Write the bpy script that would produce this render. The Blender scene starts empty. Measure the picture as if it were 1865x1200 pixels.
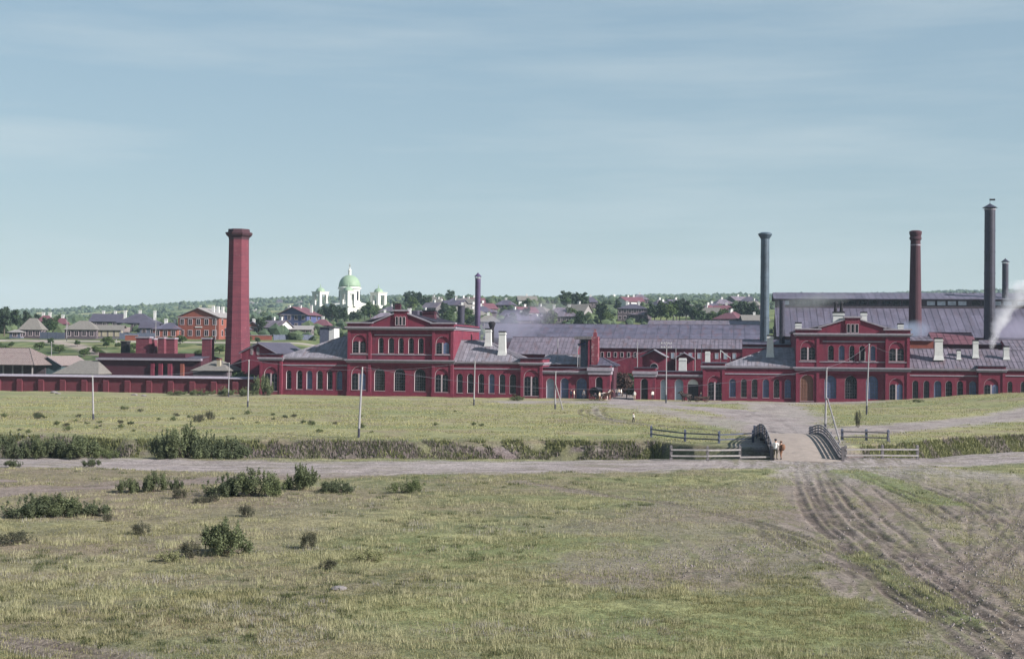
import bpy, bmesh, math, random
import numpy as np
from mathutils import Vector, Matrix
R = math.radians
SC = bpy.context.scene
COL = SC.collection
rng = random.Random(7)

# ------------------------------------------------------------------ camera
CAM_H = 9.0; FPX = 2560.0; PITCH = math.atan(37 / FPX); ROLL = R(0.5)
fw = Vector((0, math.cos(PITCH), math.sin(PITCH))); up0 = Vector((0, -math.sin(PITCH), math.cos(PITCH))); rt0 = Vector((1, 0, 0))
RT = rt0 * math.cos(ROLL) + up0 * math.sin(ROLL); UP = up0 * math.cos(ROLL) - rt0 * math.sin(ROLL)
cam = bpy.data.cameras.new('camera'); camo = bpy.data.objects.new('camera', cam); COL.objects.link(camo)
cam.sensor_fit = 'HORIZONTAL'; cam.sensor_width = 36; cam.lens = 36 * FPX / 1865; cam.clip_end = 20000; cam.clip_start = 0.5
M4 = Matrix((RT, UP, -fw)).transposed().to_4x4(); M4.translation = (0, 0, CAM_H); camo.matrix_world = M4
SC.camera = camo

# ------------------------------------------------------------------ light
SUN_EL = R(31); FAC_A = R(9)
# sun comes from the right, a little in front of the facade
sun_az = Vector((math.cos(FAC_A), -math.sin(FAC_A), 0)) * math.sin(R(73)) + Vector((-math.sin(FAC_A), -math.cos(FAC_A), 0)) * math.cos(R(73))
SUN_DIR = (sun_az * math.cos(SUN_EL) + Vector((0, 0, math.sin(SUN_EL)))).normalized()
sl = bpy.data.lights.new('sun', 'SUN'); so = bpy.data.objects.new('sun', sl); COL.objects.link(so)
sl.energy = 5.0; sl.angle = R(0.53); sl.color = (1.0, 0.95, 0.90)
so.rotation_euler = SUN_DIR.to_track_quat('Z', 'Y').to_euler()
GAM = 0.40; TINT = (2.5, 2.74, 2.92)
W = bpy.data.worlds.new('World'); SC.world = W; W.use_nodes = True
nt = W.node_tree; bg = nt.nodes['Background']
sky = nt.nodes.new('ShaderNodeTexSky'); sky.sky_type = 'NISHITA'; sky.sun_disc = False
sky.sun_elevation = SUN_EL; sky.sun_rotation = math.atan2(SUN_DIR.x, SUN_DIR.y)
sky.altitude = 200; sky.air_density = 1.2; sky.dust_density = .5; sky.ozone_density = 2.5
hs = nt.nodes.new('ShaderNodeHueSaturation'); hs.inputs['Saturation'].default_value = 1.2; hs.inputs['Hue'].default_value = 0.495
gm = nt.nodes.new('ShaderNodeGamma'); gm.inputs[1].default_value = GAM
tn = nt.nodes.new('ShaderNodeMixRGB'); tn.blend_type = 'MULTIPLY'; tn.inputs[0].default_value = 1; tn.inputs[2].default_value = (*TINT, 1)
nt.links.new(sky.outputs[0], gm.inputs[0]); nt.links.new(gm.outputs[0], tn.inputs[1]); nt.links.new(tn.outputs[0], hs.inputs['Color'])
tc = nt.nodes.new('ShaderNodeTexCoord'); mp = nt.nodes.new('ShaderNodeMapping'); mp.inputs['Scale'].default_value = (1.6, 2.4, 16)
mp.inputs['Location'].default_value = (2.7, 2.6, 4.2); mp.inputs['Rotation'].default_value = (0, R(-3), R(20))
ns = nt.nodes.new('ShaderNodeTexNoise'); ns.inputs['Scale'].default_value = 1.7; ns.inputs['Detail'].default_value = 6; ns.inputs['Roughness'].default_value = 0.55
cr = nt.nodes.new('ShaderNodeValToRGB'); cr.color_ramp.elements[0].position = 0.46; cr.color_ramp.elements[1].position = 0.74
cr.color_ramp.elements[0].color = (0, 0, 0, 1); cr.color_ramp.elements[1].color = (.45, .45, .45, 1)
mx = nt.nodes.new('ShaderNodeMixRGB'); mx.inputs[2].default_value = (6.0, 6.8, 7.1, 1)
nt.links.new(tc.outputs['Generated'], mp.inputs[0]); nt.links.new(mp.outputs[0], ns.inputs[0]); nt.links.new(ns.outputs[0], cr.inputs[0])
nt.links.new(cr.outputs[0], mx.inputs[0]); nt.links.new(hs.outputs[0], mx.inputs[1]); nt.links.new(mx.outputs[0], bg.inputs[0])
bg.inputs[1].default_value = 0.05
SC.view_settings.view_transform = 'Standard'; SC.view_settings.look = 'None'; SC.view_settings.gamma = 1
SC.view_settings.exposure = 1.02
SC.render.engine = 'CYCLES'; SC.cycles.use_denoising = True; SC.cycles.max_bounces = 6; SC.cycles.volume_bounces = 1
SC.cycles.transparent_max_bounces = 8; SC.cycles.volume_step_rate = 2.0

# ------------------------------------------------------------------ pixels to places
def ray(px, py): return fw * FPX + RT * (px - 932.5) + UP * (600 - py)
def hit_z(px, py, z=0.0):
    d = ray(px, py); t = (z - CAM_H) / d.z; return Vector((d.x * t, d.y * t, z))
def at_y(px, py, Y):
    d = ray(px, py); t = Y / d.y; return Vector((d.x * t, Y, CAM_H + d.z * t))
FU = Vector((math.cos(FAC_A), -math.sin(FAC_A), 0)); FN = Vector((math.sin(FAC_A), math.cos(FAC_A), 0)); FP = Vector((20, 260, 0))
def fac(px, py, off=0.0):
    d = ray(px, py); o = Vector((0, 0, CAM_H))
    t = (off + FN.dot(FP) - FN.dot(o)) / FN.dot(d); p = o + d * t
    return FU.dot(p - FP), p.z
def fpos(u, v, z=0.0): return FP + FU * u + FN * v + Vector((0, 0, z))
def hor(px): return 637 + (px - 932.5) * math.tan(ROLL)

# ------------------------------------------------------------------ noise
def vnoise(x, y, seed=0):
    x = np.asarray(x, float); y = np.asarray(y, float)
    xi = np.floor(x).astype(np.int64); yi = np.floor(y).astype(np.int64); fx = x - xi; fy = y - yi
    def h(a, b):
        n = (a * 374761393 + b * 668265263 + seed * 974634777) & 0xffffffff
        n = ((n ^ (n >> 13)) * 1274126177) & 0xffffffff
        return ((n ^ (n >> 16)) & 0xffff) / 65535.0
    fx = fx * fx * (3 - 2 * fx); fy = fy * fy * (3 - 2 * fy)
    return (h(xi, yi) * (1 - fx) + h(xi + 1, yi) * fx) * (1 - fy) + (h(xi, yi + 1) * (1 - fx) + h(xi + 1, yi + 1) * fx) * fy
def fbm(x, y, seed=0, oct=4):
    s = 0; a = .5; f = 1.0; tot = 0
    for i in range(oct): s = s + a * vnoise(x * f, y * f, seed + i * 17); tot += a; a *= .5; f *= 2.03
    return s / tot
def sst(a, b, x):
    t = np.clip((np.asarray(x, float) - a) / (b - a), 0, 1); return t * t * (3 - 2 * t)

# ------------------------------------------------------------------ tags and mesh building
def tag(o, label=None, cat=None, group=None, kind=None):
    if label: o['label'] = label
    if cat: o['category'] = cat
    if group: o['group'] = group
    if kind: o['kind'] = kind
    return o
def thing(name, label, cat, loc=(0, 0, 0), rz=0.0, group=None):
    o = bpy.data.objects.new(name, None); COL.objects.link(o); o.location = loc; o.rotation_euler = (0, 0, rz); o.empty_display_size = .3
    return tag(o, label, cat, group)
def copy_tree(o, parent=None):
    c = o.copy(); COL.objects.link(c); c.parent = parent
    for ch in o.children: copy_tree(ch, c)
    return c
class MB:
    def __init__(s): s.v = []; s.f = []; s.mi = []
    def add(s, vs, fs, mi=0):
        n = len(s.v); s.v += [tuple(p) for p in vs]; s.f += [tuple(i + n for i in f) for f in fs]; s.mi += [mi] * len(fs); return s
    def box(s, x0, x1, y0, y1, z0, z1, mi=0):
        return s.add([(x0,y0,z0),(x1,y0,z0),(x1,y1,z0),(x0,y1,z0),(x0,y0,z1),(x1,y0,z1),(x1,y1,z1),(x0,y1,z1)],
                     [(0,3,2,1),(4,5,6,7),(0,1,5,4),(1,2,6,5),(2,3,7,6),(3,0,4,7)], mi)
    def frus(s, cx, cy, z0, z1, a0, b0, a1, b1):   # tapered box
        return s.add([(cx-a0,cy-b0,z0),(cx+a0,cy-b0,z0),(cx+a0,cy+b0,z0),(cx-a0,cy+b0,z0),(cx-a1,cy-b1,z1),(cx+a1,cy-b1,z1),(cx+a1,cy+b1,z1),(cx-a1,cy+b1,z1)],
                     [(0,3,2,1),(4,5,6,7),(0,1,5,4),(1,2,6,5),(2,3,7,6),(3,0,4,7)])
    def bar(s, p, q, w, h=None, upv=(0, 0, 1)):
        p = Vector(p); q = Vector(q); h = h or w; d = (q - p).normalized(); u = Vector(upv)
        if abs(d.dot(u)) > .98: u = Vector((0, 1, 0))
        a = d.cross(u).normalized() * w / 2; b = a.cross(d).normalized() * h / 2
        vs = [p-a-b, p+a-b, p+a+b, p-a+b, q-a-b, q+a-b, q+a+b, q-a+b]
        return s.add(vs, [(0,3,2,1),(4,5,6,7),(0,1,5,4),(1,2,6,5),(2,3,7,6),(3,0,4,7)])
    def tube(s, pts, r, n=8, r1=None, cap=True):
        pts = [Vector(p) for p in pts]; m = len(pts); base = len(s.v); vs = []; fs = []
        d0 = (pts[-1] - pts[0]).normalized(); u = Vector((1, 0, 0)) if abs(d0.x) < .9 else Vector((0, 1, 0))
        for i, p in enumerate(pts):
            d = (pts[min(i+1, m-1)] - pts[max(i-1, 0)]).normalized(); a = d.cross(u).normalized(); b = a.cross(d)
            rr = r if r1 is None else r + (r1 - r) * i / (m - 1)
            vs += [p + (a * math.cos(k * 2 * math.pi / n) + b * math.sin(k * 2 * math.pi / n)) * rr for k in range(n)]
        for i in range(m - 1):
            for k in range(n): fs.append((i*n+k, i*n+(k+1) % n, (i+1)*n+(k+1) % n, (i+1)*n+k))
        if cap: fs.append(tuple(range(n))[::-1]); fs.append(tuple((m-1)*n+k for k in range(n)))
        return s.add(vs, fs)
    def lathe(s, prof, n=16, c=(0, 0, 0), rot=0.0, capb=True, capt=True):
        vs = []; fs = []; m = len(prof)
        for r, z in prof: vs += [(c[0] + r * math.cos(rot + k * 2 * math.pi / n), c[1] + r * math.sin(rot + k * 2 * math.pi / n), c[2] + z) for k in range(n)]
        for i in range(m - 1):
            for k in range(n): fs.append((i*n+k, i*n+(k+1) % n, (i+1)*n+(k+1) % n, (i+1)*n+k))
        if capb: fs.append(tuple(range(n))[::-1])
        if capt: fs.append(tuple((m-1)*n+k for k in range(n)))
        return s.add(vs, fs)
    def prism(s, poly, y0, y1):    # polygon in xz, counter-clockwise seen from -y
        n = len(poly)
        vs = [(x, y0, z) for x, z in poly] + [(x, y1, z) for x, z in poly]
        fs = [tuple(range(n)), tuple(range(2*n-1, n-1, -1))] + [(k, n+k, n+(k+1) % n, (k+1) % n) for k in range(n)]
        return s.add(vs, fs)
    def slab(s, quad, t=.1):       # quad or tri given ccw from outside, thickened inward
        q = [Vector(p) for p in quad]; nrm = (q[1]-q[0]).cross(q[2]-q[0]).normalized() * t; n = len(q)
        return s.add(q + [p - nrm for p in q], [tuple(range(n)), tuple(range(2*n-1, n-1, -1))] + [(k, n+k, n+(k+1) % n, (k+1) % n) for k in range(n)])
    def build(s, name, mat, parent=None, smooth=False, kind=None, label=None):
        me = bpy.data.meshes.new(name); me.from_pydata(s.v, [], s.f)
        mats = mat if isinstance(mat, (list, tuple)) else [mat]
        for m in mats: me.materials.append(m)
        if len(mats) > 1: me.polygons.foreach_set('material_index', s.mi)
        if smooth: me.polygons.foreach_set('use_smooth', [True] * len(me.polygons))
        me.update()
        o = bpy.data.objects.new(name, me); COL.objects.link(o); o.parent = parent
        if kind: o['kind'] = kind
        if label: o['label'] = label
        return o
def fixn(o):
    bm = bmesh.new(); bm.from_mesh(o.data); bmesh.ops.recalc_face_normals(bm, faces=bm.faces); bm.to_mesh(o.data); bm.free(); return o

# ------------------------------------------------------------------ materials
def mat(name, col, rough=.85, var=.12, scale=1.5, stretch=(1, 1, 1), spec=.2, bump=0.0, bscale=8, metal=0, col2=None, coord='Object', detail=5, grime=None):
    m = bpy.data.materials.new(name); m.use_nodes = True; n = m.node_tree; b = n.nodes['Principled BSDF']
    b.inputs['Roughness'].default_value = rough; b.inputs['Specular IOR Level'].default_value = spec; b.inputs['Metallic'].default_value = metal
    tcn = n.nodes.new('ShaderNodeTexCoord'); mpn = n.nodes.new('ShaderNodeMapping'); mpn.inputs['Scale'].default_value = stretch
    nz = n.nodes.new('ShaderNodeTexNoise'); nz.inputs['Scale'].default_value = scale; nz.inputs['Detail'].default_value = detail; nz.inputs['Roughness'].default_value = .62
    oi = n.nodes.new('ShaderNodeObjectInfo')
    n.links.new(tcn.outputs[coord], mpn.inputs[0]); n.links.new(mpn.outputs[0], nz.inputs[0])
    r = n.nodes.new('ShaderNodeValToRGB'); r.color_ramp.elements[0].position = .3; r.color_ramp.elements[1].position = .7
    c1 = [max(0, c * (1 - var)) for c in col]; c2 = col2 or [min(1, c * (1 + var)) for c in col]
    r.color_ramp.elements[0].color = (*c1, 1); r.color_ramp.elements[1].color = (*c2, 1)
    n.links.new(nz.outputs[0], r.inputs[0]); out = r.outputs[0]
    if grime:   # second, larger blotch layer: (colour, scale, threshold)
        gc, gs, gt = grime
        g = n.nodes.new('ShaderNodeTexNoise'); g.inputs['Scale'].default_value = gs; g.inputs['Detail'].default_value = 7; g.inputs['Roughness'].default_value = .7
        n.links.new(tcn.outputs[coord], g.inputs[0]); gr = n.nodes.new('ShaderNodeValToRGB')
        gr.color_ramp.elements[0].position = gt; gr.color_ramp.elements[1].position = gt + .14
        n.links.new(g.outputs[0], gr.inputs[0]); mm = n.nodes.new('ShaderNodeMixRGB'); mm.inputs[2].default_value = (*gc, 1)
        n.links.new(gr.outputs[0], mm.inputs[0]); n.links.new(out, mm.inputs[1]); out = mm.outputs[0]
    n.links.new(out, b.inputs['Base Color'])
    if bump:
        bz = n.nodes.new('ShaderNodeTexNoise'); bz.inputs['Scale'].default_value = bscale; bz.inputs['Detail'].default_value = 4
        n.links.new(mpn.outputs[0], bz.inputs[0]); bp = n.nodes.new('ShaderNodeBump'); bp.inputs['Strength'].default_value = bump; bp.inputs['Distance'].default_value = .05
        n.links.new(bz.outputs[0], bp.inputs['Height']); n.links.new(bp.outputs[0], b.inputs['Normal'])
    return m
def brickmat(name, c1, c2, mortar, scale=1.0, grime=None, layers=()):
    m = mat(name, c1, rough=.9, var=.18, scale=.9, grime=grime); n = m.node_tree; b = n.nodes['Principled BSDF']
    src = b.inputs['Base Color'].links[0].from_socket
    bt = n.nodes.new('ShaderNodeTexBrick'); bt.inputs['Color1'].default_value = (*c1, 1); bt.inputs['Color2'].default_value = (*c2, 1); bt.inputs['Mortar'].default_value = (*mortar, 1)
    bt.inputs['Scale'].default_value = 1; bt.inputs['Brick Width'].default_value = .52 * scale; bt.inputs['Row Height'].default_value = .16 * scale; bt.inputs['Mortar Size'].default_value = .022 * scale
    tcn = [q for q in n.nodes if q.type == 'TEX_COORD'][0]; mp_ = n.nodes.new('ShaderNodeMapping'); mp_.inputs['Rotation'].default_value = (R(90), 0, 0)
    sx = n.nodes.new('ShaderNodeSeparateXYZ'); n.links.new(tcn.outputs['Object'], sx.inputs[0])
    ad = n.nodes.new('ShaderNodeMath'); ad.operation = 'ADD'; n.links.new(sx.outputs[0], ad.inputs[0]); n.links.new(sx.outputs[1], ad.inputs[1])
    cx = n.nodes.new('ShaderNodeCombineXYZ'); n.links.new(ad.outputs[0], cx.inputs[0]); n.links.new(sx.outputs[2], cx.inputs[1]); n.links.new(cx.outputs[0], bt.inputs['Vector'])
    mm = n.nodes.new('ShaderNodeMixRGB'); mm.blend_type = 'MIX'; mm.inputs[0].default_value = .45
    n.links.new(src, mm.inputs[1]); n.links.new(bt.outputs[0], mm.inputs[2]); n.links.new(mm.outputs[0], b.inputs['Base Color'])
    bp = n.nodes.new('ShaderNodeBump'); bp.inputs['Strength'].default_value = .4; bp.inputs['Distance'].default_value = .02
    n.links.new(bt.outputs['Fac'], bp.inputs['Height']); bp.invert = True; n.links.new(bp.outputs[0], b.inputs['Normal'])
    tcs = tcn.outputs['Object']; out = mm.outputs[0]
    for (col, sc_, thr, wid, st, amt) in layers:
        mq = n.nodes.new('ShaderNodeMapping'); mq.inputs['Scale'].default_value = st; n.links.new(tcs, mq.inputs[0])
        q = n.nodes.new('ShaderNodeTexNoise'); q.inputs['Scale'].default_value = sc_; q.inputs['Detail'].default_value = 8; q.inputs['Roughness'].default_value = .68; n.links.new(mq.outputs[0], q.inputs[0])
        mr = n.nodes.new('ShaderNodeMapRange'); mr.inputs[1].default_value = thr; mr.inputs[2].default_value = thr + wid; mr.inputs[3].default_value = 0; mr.inputs[4].default_value = amt; n.links.new(q.outputs[0], mr.inputs[0])
        mz = n.nodes.new('ShaderNodeMixRGB'); mz.inputs[2].default_value = (*col, 1); n.links.new(mr.outputs[0], mz.inputs[0]); n.links.new(out, mz.inputs[1]); out = mz.outputs[0]
    n.links.new(out, b.inputs['Base Color'])
    return m
def sheetmat(name, col, rust, w=.75, h=1.6, rough=.6):
    """sheet-iron roof: every sheet a little different, rust and soot in streaks down the slope"""
    m = mat(name, col, rough=rough, var=.16, scale=1.1, spec=.3); n = m.node_tree; b = n.nodes['Principled BSDF']; src = b.inputs['Base Color'].links[0].from_socket
    tcn = [q for q in n.nodes if q.type == 'TEX_COORD'][0]
    bt = n.nodes.new('ShaderNodeTexBrick'); bt.offset = .5; bt.inputs['Color1'].default_value = (.72, .72, .74, 1); bt.inputs['Color2'].default_value = (1.28, 1.25, 1.25, 1); bt.inputs['Mortar'].default_value = (.8, .78, .78, 1)
    bt.inputs['Scale'].default_value = 1; bt.inputs['Brick Width'].default_value = h; bt.inputs['Row Height'].default_value = w; bt.inputs['Mortar Size'].default_value = .015
    sx = n.nodes.new('ShaderNodeSeparateXYZ'); cx = n.nodes.new('ShaderNodeCombineXYZ'); n.links.new(tcn.outputs['Object'], sx.inputs[0]); n.links.new(sx.outputs[1], cx.inputs[0]); n.links.new(sx.outputs[0], cx.inputs[1]); n.links.new(cx.outputs[0], bt.inputs['Vector'])
    mm = n.nodes.new('ShaderNodeMixRGB'); mm.blend_type = 'MULTIPLY'; mm.inputs[0].default_value = .75; n.links.new(src, mm.inputs[1]); n.links.new(bt.outputs[0], mm.inputs[2]); out = mm.outputs[0]
    for (c, sc_, st, thr, amt) in ((rust, .8, (1, .25, .25), .52, .8), ((.035, .03, .035), .35, (1, .5, .5), .56, .55), (tuple(min(1, q * 1.5) for q in col), 1.6, (1, 1, 1), .6, .5)):
        mq = n.nodes.new('ShaderNodeMapping'); mq.inputs['Scale'].default_value = st; n.links.new(tcn.outputs['Object'], mq.inputs[0])
        q = n.nodes.new('ShaderNodeTexNoise'); q.inputs['Scale'].default_value = sc_; q.inputs['Detail'].default_value = 7; q.inputs['Roughness'].default_value = .65; n.links.new(mq.outputs[0], q.inputs[0])
        mr = n.nodes.new('ShaderNodeMapRange'); mr.inputs[1].default_value = thr; mr.inputs[2].default_value = thr + .16; mr.inputs[3].default_value = 0; mr.inputs[4].default_value = amt; n.links.new(q.outputs[0], mr.inputs[0])
        mz = n.nodes.new('ShaderNodeMixRGB'); mz.inputs[2].default_value = (*c, 1); n.links.new(mr.outputs[0], mz.inputs[0]); n.links.new(out, mz.inputs[1]); out = mz.outputs[0]
    n.links.new(out, b.inputs['Base Color']); return m
def attrmat(name, attr, rough=.9, spec=.1, trans=0.0, noise=None, bump=0.0, bscale=1.0):
    m = bpy.data.materials.new(name); m.use_nodes = True; n = m.node_tree; b = n.nodes['Principled BSDF']
    b.inputs['Roughness'].default_value = rough; b.inputs['Specular IOR Level'].default_value = spec
    a = n.nodes.new('ShaderNodeVertexColor'); a.layer_name = attr; out = a.outputs[0]
    if noise:
        tcn = n.nodes.new('ShaderNodeTexCoord')
        for sc_, amt in noise:
            nz = n.nodes.new('ShaderNodeTexNoise'); nz.inputs['Scale'].default_value = sc_; nz.inputs['Detail'].default_value = 6; nz.inputs['Roughness'].default_value = .7
            n.links.new(tcn.outputs['Object'], nz.inputs[0]); mr = n.nodes.new('ShaderNodeMapRange'); mr.inputs[1].default_value = .25; mr.inputs[2].default_value = .75
            mr.inputs[3].default_value = 1 - amt; mr.inputs[4].default_value = 1 + amt; n.links.new(nz.outputs[0], mr.inputs[0])
            mm = n.nodes.new('ShaderNodeVectorMath'); mm.operation = 'SCALE'; n.links.new(out, mm.inputs[0]); n.links.new(mr.outputs[0], mm.inputs['Scale']); out = mm.outputs[0]
        if bump:
            bp = n.nodes.new('ShaderNodeBump'); bp.inputs['Strength'].default_value = bump; bp.inputs['Distance'].default_value = .15
            n.links.new(nz.outputs[0], bp.inputs['Height']); n.links.new(bp.outputs[0], b.inputs['Normal'])
    n.links.new(out, b.inputs['Base Color'])
    if trans:
        tr = n.nodes.new('ShaderNodeBsdfTranslucent'); n.links.new(out, tr.inputs[0]); ms = n.nodes.new('ShaderNodeMixShader'); ms.inputs[0].default_value = trans
        o = n.nodes['Material Output']; n.links.new(b.outputs[0], ms.inputs[1]); n.links.new(tr.outputs[0], ms.inputs[2]); n.links.new(ms.outputs[0], o.inputs[0])
    return m
RED = brickmat('painted_red_brick', (.142, .0215, .04), (.12, .019, .037), (.11, .027, .044), grime=((.07, .02, .037), .35, .54), layers=(((.085, .02, .032), 1.0, .5, .2, (.12, .12, 2.0), .5), ((.235, .085, .095), .55, .53, .2, (1, 1, .6), .55), ((.055, .02, .035), .9, .54, .16, (1, 1, .22), .7), ((.30, .20, .19), 1.3, .66, .1, (1, 1, 1), .6)))
REDTRIM = mat('red_trim_paint', (.135, .021, .04), var=.2, scale=2)
ORBRICK = brickmat('orange_brick', (.20, .06, .042), (.17, .05, .04), (.19, .10, .085))
CHBRICK = brickmat('chimney_brick', (.125, .026, .04), (.10, .024, .038), (.20, .10, .115), 1.6, grime=((.22, .08, .085), .6, .58), layers=(((.07, .022, .034), 1.0, .48, .16, (.1, .1, 1.6), .6), ((.05, .022, .032), .35, .52, .2, (1, 1, .12), .7), ((.34, .22, .21), 2.2, .62, .1, (1, 1, 1), .6)))
OLDBRICK = brickmat('old_brick', (.055, .016, .026), (.045, .015, .025), (.05, .025, .032), 1.2, grime=((.045, .02, .026), .5, .55))
WALLBRICK = brickmat('perimeter_brick', (.11, .024, .034), (.09, .021, .032), (.09, .035, .042), 1.2, grime=((.07, .025, .03), .4, .56))
STACKBRICK = brickmat('stack_brick', (.058, .026, .034), (.048, .024, .033), (.065, .036, .042), 1.6)
CORN = mat('cornice_sheet', (.24, .215, .25), var=.15, scale=2, rough=.6, grime=((.15, .12, .15), 1.2, .58))
SHEET = sheetmat('roof_sheet', (.17, .16, .185), (.125, .085, .085))
SHEET2 = sheetmat('mauve_roof_sheet', (.125, .108, .135), (.105, .065, .07))
MILLROOF = sheetmat('mill_roof_sheet', (.092, .085, .118), (.085, .068, .09), 2.4, 4.0)
SHEET3 = sheetmat('blue_roof_sheet', (.078, .072, .105), (.10, .06, .075), 1.2, 2.5)
DSHEET = mat('dark_roof_sheet', (.06, .055, .078), rough=.6, var=.2, scale=.8)
WOODROOF = mat('grey_board_roof', (.18, .145, .14), var=.25, scale=2, stretch=(6, 1, 1), grime=((.14, .10, .10), .6, .56))
SHINGLE = mat('weathered_shingle', (.14, .13, .12), var=.2, scale=2.4)
DARKWOOD = mat('dark_log_wall', (.075, .06, .07), var=.3, scale=1.2, stretch=(1, 1, 5))
GREYWOOD = mat('grey_timber', (.12, .11, .115), var=.3, scale=3, stretch=(1, 1, .3))
PALEWOOD = mat('bleached_timber', (.21, .195, .195), var=.2, scale=3, stretch=(1, 1, .3))
BLUEWOOD = mat('blue_grey_timber', (.075, .085, .12), var=.3, scale=3)
WHITE = mat('whitewash', (.47, .47, .46), var=.08, scale=2, grime=((.40, .38, .35), 1.4, .58))
CHWHITE = mat('church_white', (.52, .52, .48), var=.04, scale=1)
CHGREEN = mat('church_green_copper', (.20, .275, .19), var=.1, scale=.5, rough=.5)
FRAME = mat('window_frame_cream', (.34, .28, .30), var=.1, scale=4)
BAR = mat('window_bar_grey', (.09, .09, .10), var=.2, scale=5)
GLASS = mat('window_glass', (.006, .007, .011), rough=.25, var=.5, scale=1.5, spec=.25)
GLASSD = mat('dusty_window_glass', (.022, .026, .034), rough=.4, var=.6, scale=2.5, spec=.3)
GLASSR = mat('clean_window_glass', (.006, .008, .014), rough=.06, var=.5, scale=2.5, spec=.6)
BLUEP = mat('blue_painted_board', (.085, .11, .20), var=.25, scale=1.2, rough=.6, grime=((.17, .20, .28), .8, .6))
PALEB = mat('pale_blue_door_paint', (.22, .27, .33), var=.12, scale=1.5, rough=.6)
DOORW = mat('brown_door_wood', (.15, .075, .055), var=.3, scale=4, stretch=(4, 1, .5))
DARK = mat('soot_and_shade_black', (.02, .018, .022), var=.3, scale=3)  # soot, and flat black for the shade inside openings
IRON = mat('stack_iron', (.026, .025, .042), rough=.5, var=.35, scale=.6, spec=.4, grime=((.075, .05, .055), .7, .62))
IRONB = mat('stack_iron_blue', (.05, .075, .10), rough=.45, var=.3, scale=.5, spec=.5)
IRONP = mat('stack_iron_purple', (.055, .035, .085), rough=.5, var=.3, scale=.5, spec=.4)
REDROOF = mat('red_iron_roof', (.115, .048, .062), var=.18, scale=.8, rough=.6)
BLUEHOUSE = mat('blue_house_paint', (.06, .07, .15), var=.15, scale=1)
STONE = mat('pale_stone', (.17, .155, .155), var=.2, scale=3, bump=.4)
POLE = mat('pole_timber', (.25, .24, .25), var=.25, scale=4, stretch=(3, 3, .4))
POLEB = mat('tarred_pole_foot', (.045, .045, .06), var=.3, scale=4)
WIREM = mat('wire_iron', (.10, .10, .12), var=.1)
YELLOWW = mat('pale_yellow_tone', (.30, .265, .20), var=.1)
WATER = mat('ditch_water', (.02, .022, .02), rough=.08, var=.3, scale=.6, spec=.5)
# ================================================================== terrain
def plw(pts): return np.array([hit_z(px, py)[:2] for px, py in pts])
FARE = plw([(-300, 780), (0, 789), (60, 791), (250, 797), (450, 800), (700, 801), (1000, 799), (1185, 801), (1260, 808), (1360, 813), (1450, 815), (1540, 812), (1640, 806), (1700, 798), (1865, 790), (2200, 775)])
NEARE = plw([(-300, 826), (0, 830), (450, 834), (700, 835), (1000, 837), (1215, 836), (1410, 834), (1530, 833), (1680, 831), (1865, 823), (2200, 805)])
def yfar(X): return np.interp(X, FARE[:, 0], FARE[:, 1]) + (fbm(X / 5., X * 0 + .5, 5, 3) - .5) * 1.6
def ynear(X): return np.interp(X, NEARE[:, 0], NEARE[:, 1]) + (fbm(X / 6., X * 0 + 7.5, 6, 3) - .5) * .8
RPX = [-1500, -400, 0, 120, 200, 300, 420, 560, 760, 1000, 1200, 1400, 1865, 3500]; RPY = [600, 588, 577, 574, 568, 558, 551, 547, 548, 550, 549, 545, 540, 530]
def height(X, Y):
    X = np.asarray(X, float); Y = np.asarray(Y, float)
    z = (fbm(X / 9, Y / 9, 1, 3) - .5) * .35 * sst(20, 60, Y) + (fbm(X / 2.2, Y / 2.2, 2, 3) - .5) * .16
    # ditch
    yn = ynear(X); yf = yfar(X)
    face = 3.2 + 1.6 * (fbm(X / 4, Y * 0 + 2, 8, 3))
    rough = (fbm(X / .9, Y / .9, 9, 4) - .5) * .9
    prof = np.minimum(sst(yn - .3, yn + 4.5, Y), 1 - sst(yf - face, yf + .15, Y))
    inside = (Y > yn - 1) & (Y < yf + 1)
    z = z - np.where(inside, prof * (2.9 + rough), 0)
    # spoil heap slumped into the ditch on the far left
    z = z + np.where(inside, np.exp(-((X + 55 - .0) / 7) ** 2) * sst(yf - 9, yf - 2, Y) * prof * 1.3, 0)
    # bank rising on the right in front of the right-hand wings
    z = z + 2.5 * sst(52, 100, X) * sst(185, 236, Y) * (1 - sst(275, 300, Y))
    # slight shelf of the mid field towards the factory wall
    # rise behind the factory
    zl = np.interp(Y, [292, 330, 350, 396, 410, 600, 900], [0, 2.5, 6, 10.4, 10.8, 18, 23])
    zr = np.interp(Y, [330, 400, 430, 480, 560, 600, 700, 780, 900], [0, 1, 4, 11, 20.5, 23.5, 30, 34.5, 38])
    t = sst(-48, -12, X * 300 / np.maximum(Y, 250)); zt = zl * (1 - t) + zr * t
    pxr = 932.5 + X / np.maximum(Y, 300) * FPX
    rid = CAM_H + (637 + (pxr - 932.5) * math.tan(ROLL) - np.interp(pxr, RPX, RPY)) * 3000 / FPX
    s = sst(900, 3000, Y) * .6 + np.clip((Y - 900) / 2100, 0, 1) * .4
    und = (fbm(X / 260, Y / 260, 12, 4) - .5) * 22 * sst(700, 1400, Y) * (1 - sst(2500, 3000, Y) * .7)
    zt = zt * (1 - s) + rid * s + und - 40 * sst(3000, 4200, Y)
    return z + np.where(Y > 290, zt, 0)
def ground(px, py):
    """first place where the pixel's ray meets the terrain"""
    d = ray(px, py); Ys = np.concatenate([np.arange(25, 420, .5), np.arange(420, 3600, 4)])
    zs = CAM_H + d.z / d.y * Ys; h = height(d.x / d.y * Ys, Ys); k = np.nonzero(zs < h)[0]
    Y = Ys[k[0]] if len(k) else 3000.
    X = d.x / d.y * Y; return Vector((X, Y, float(height(X, Y))))
def gz(x, y): return float(height(np.array([x]), np.array([y]))[0])

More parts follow.
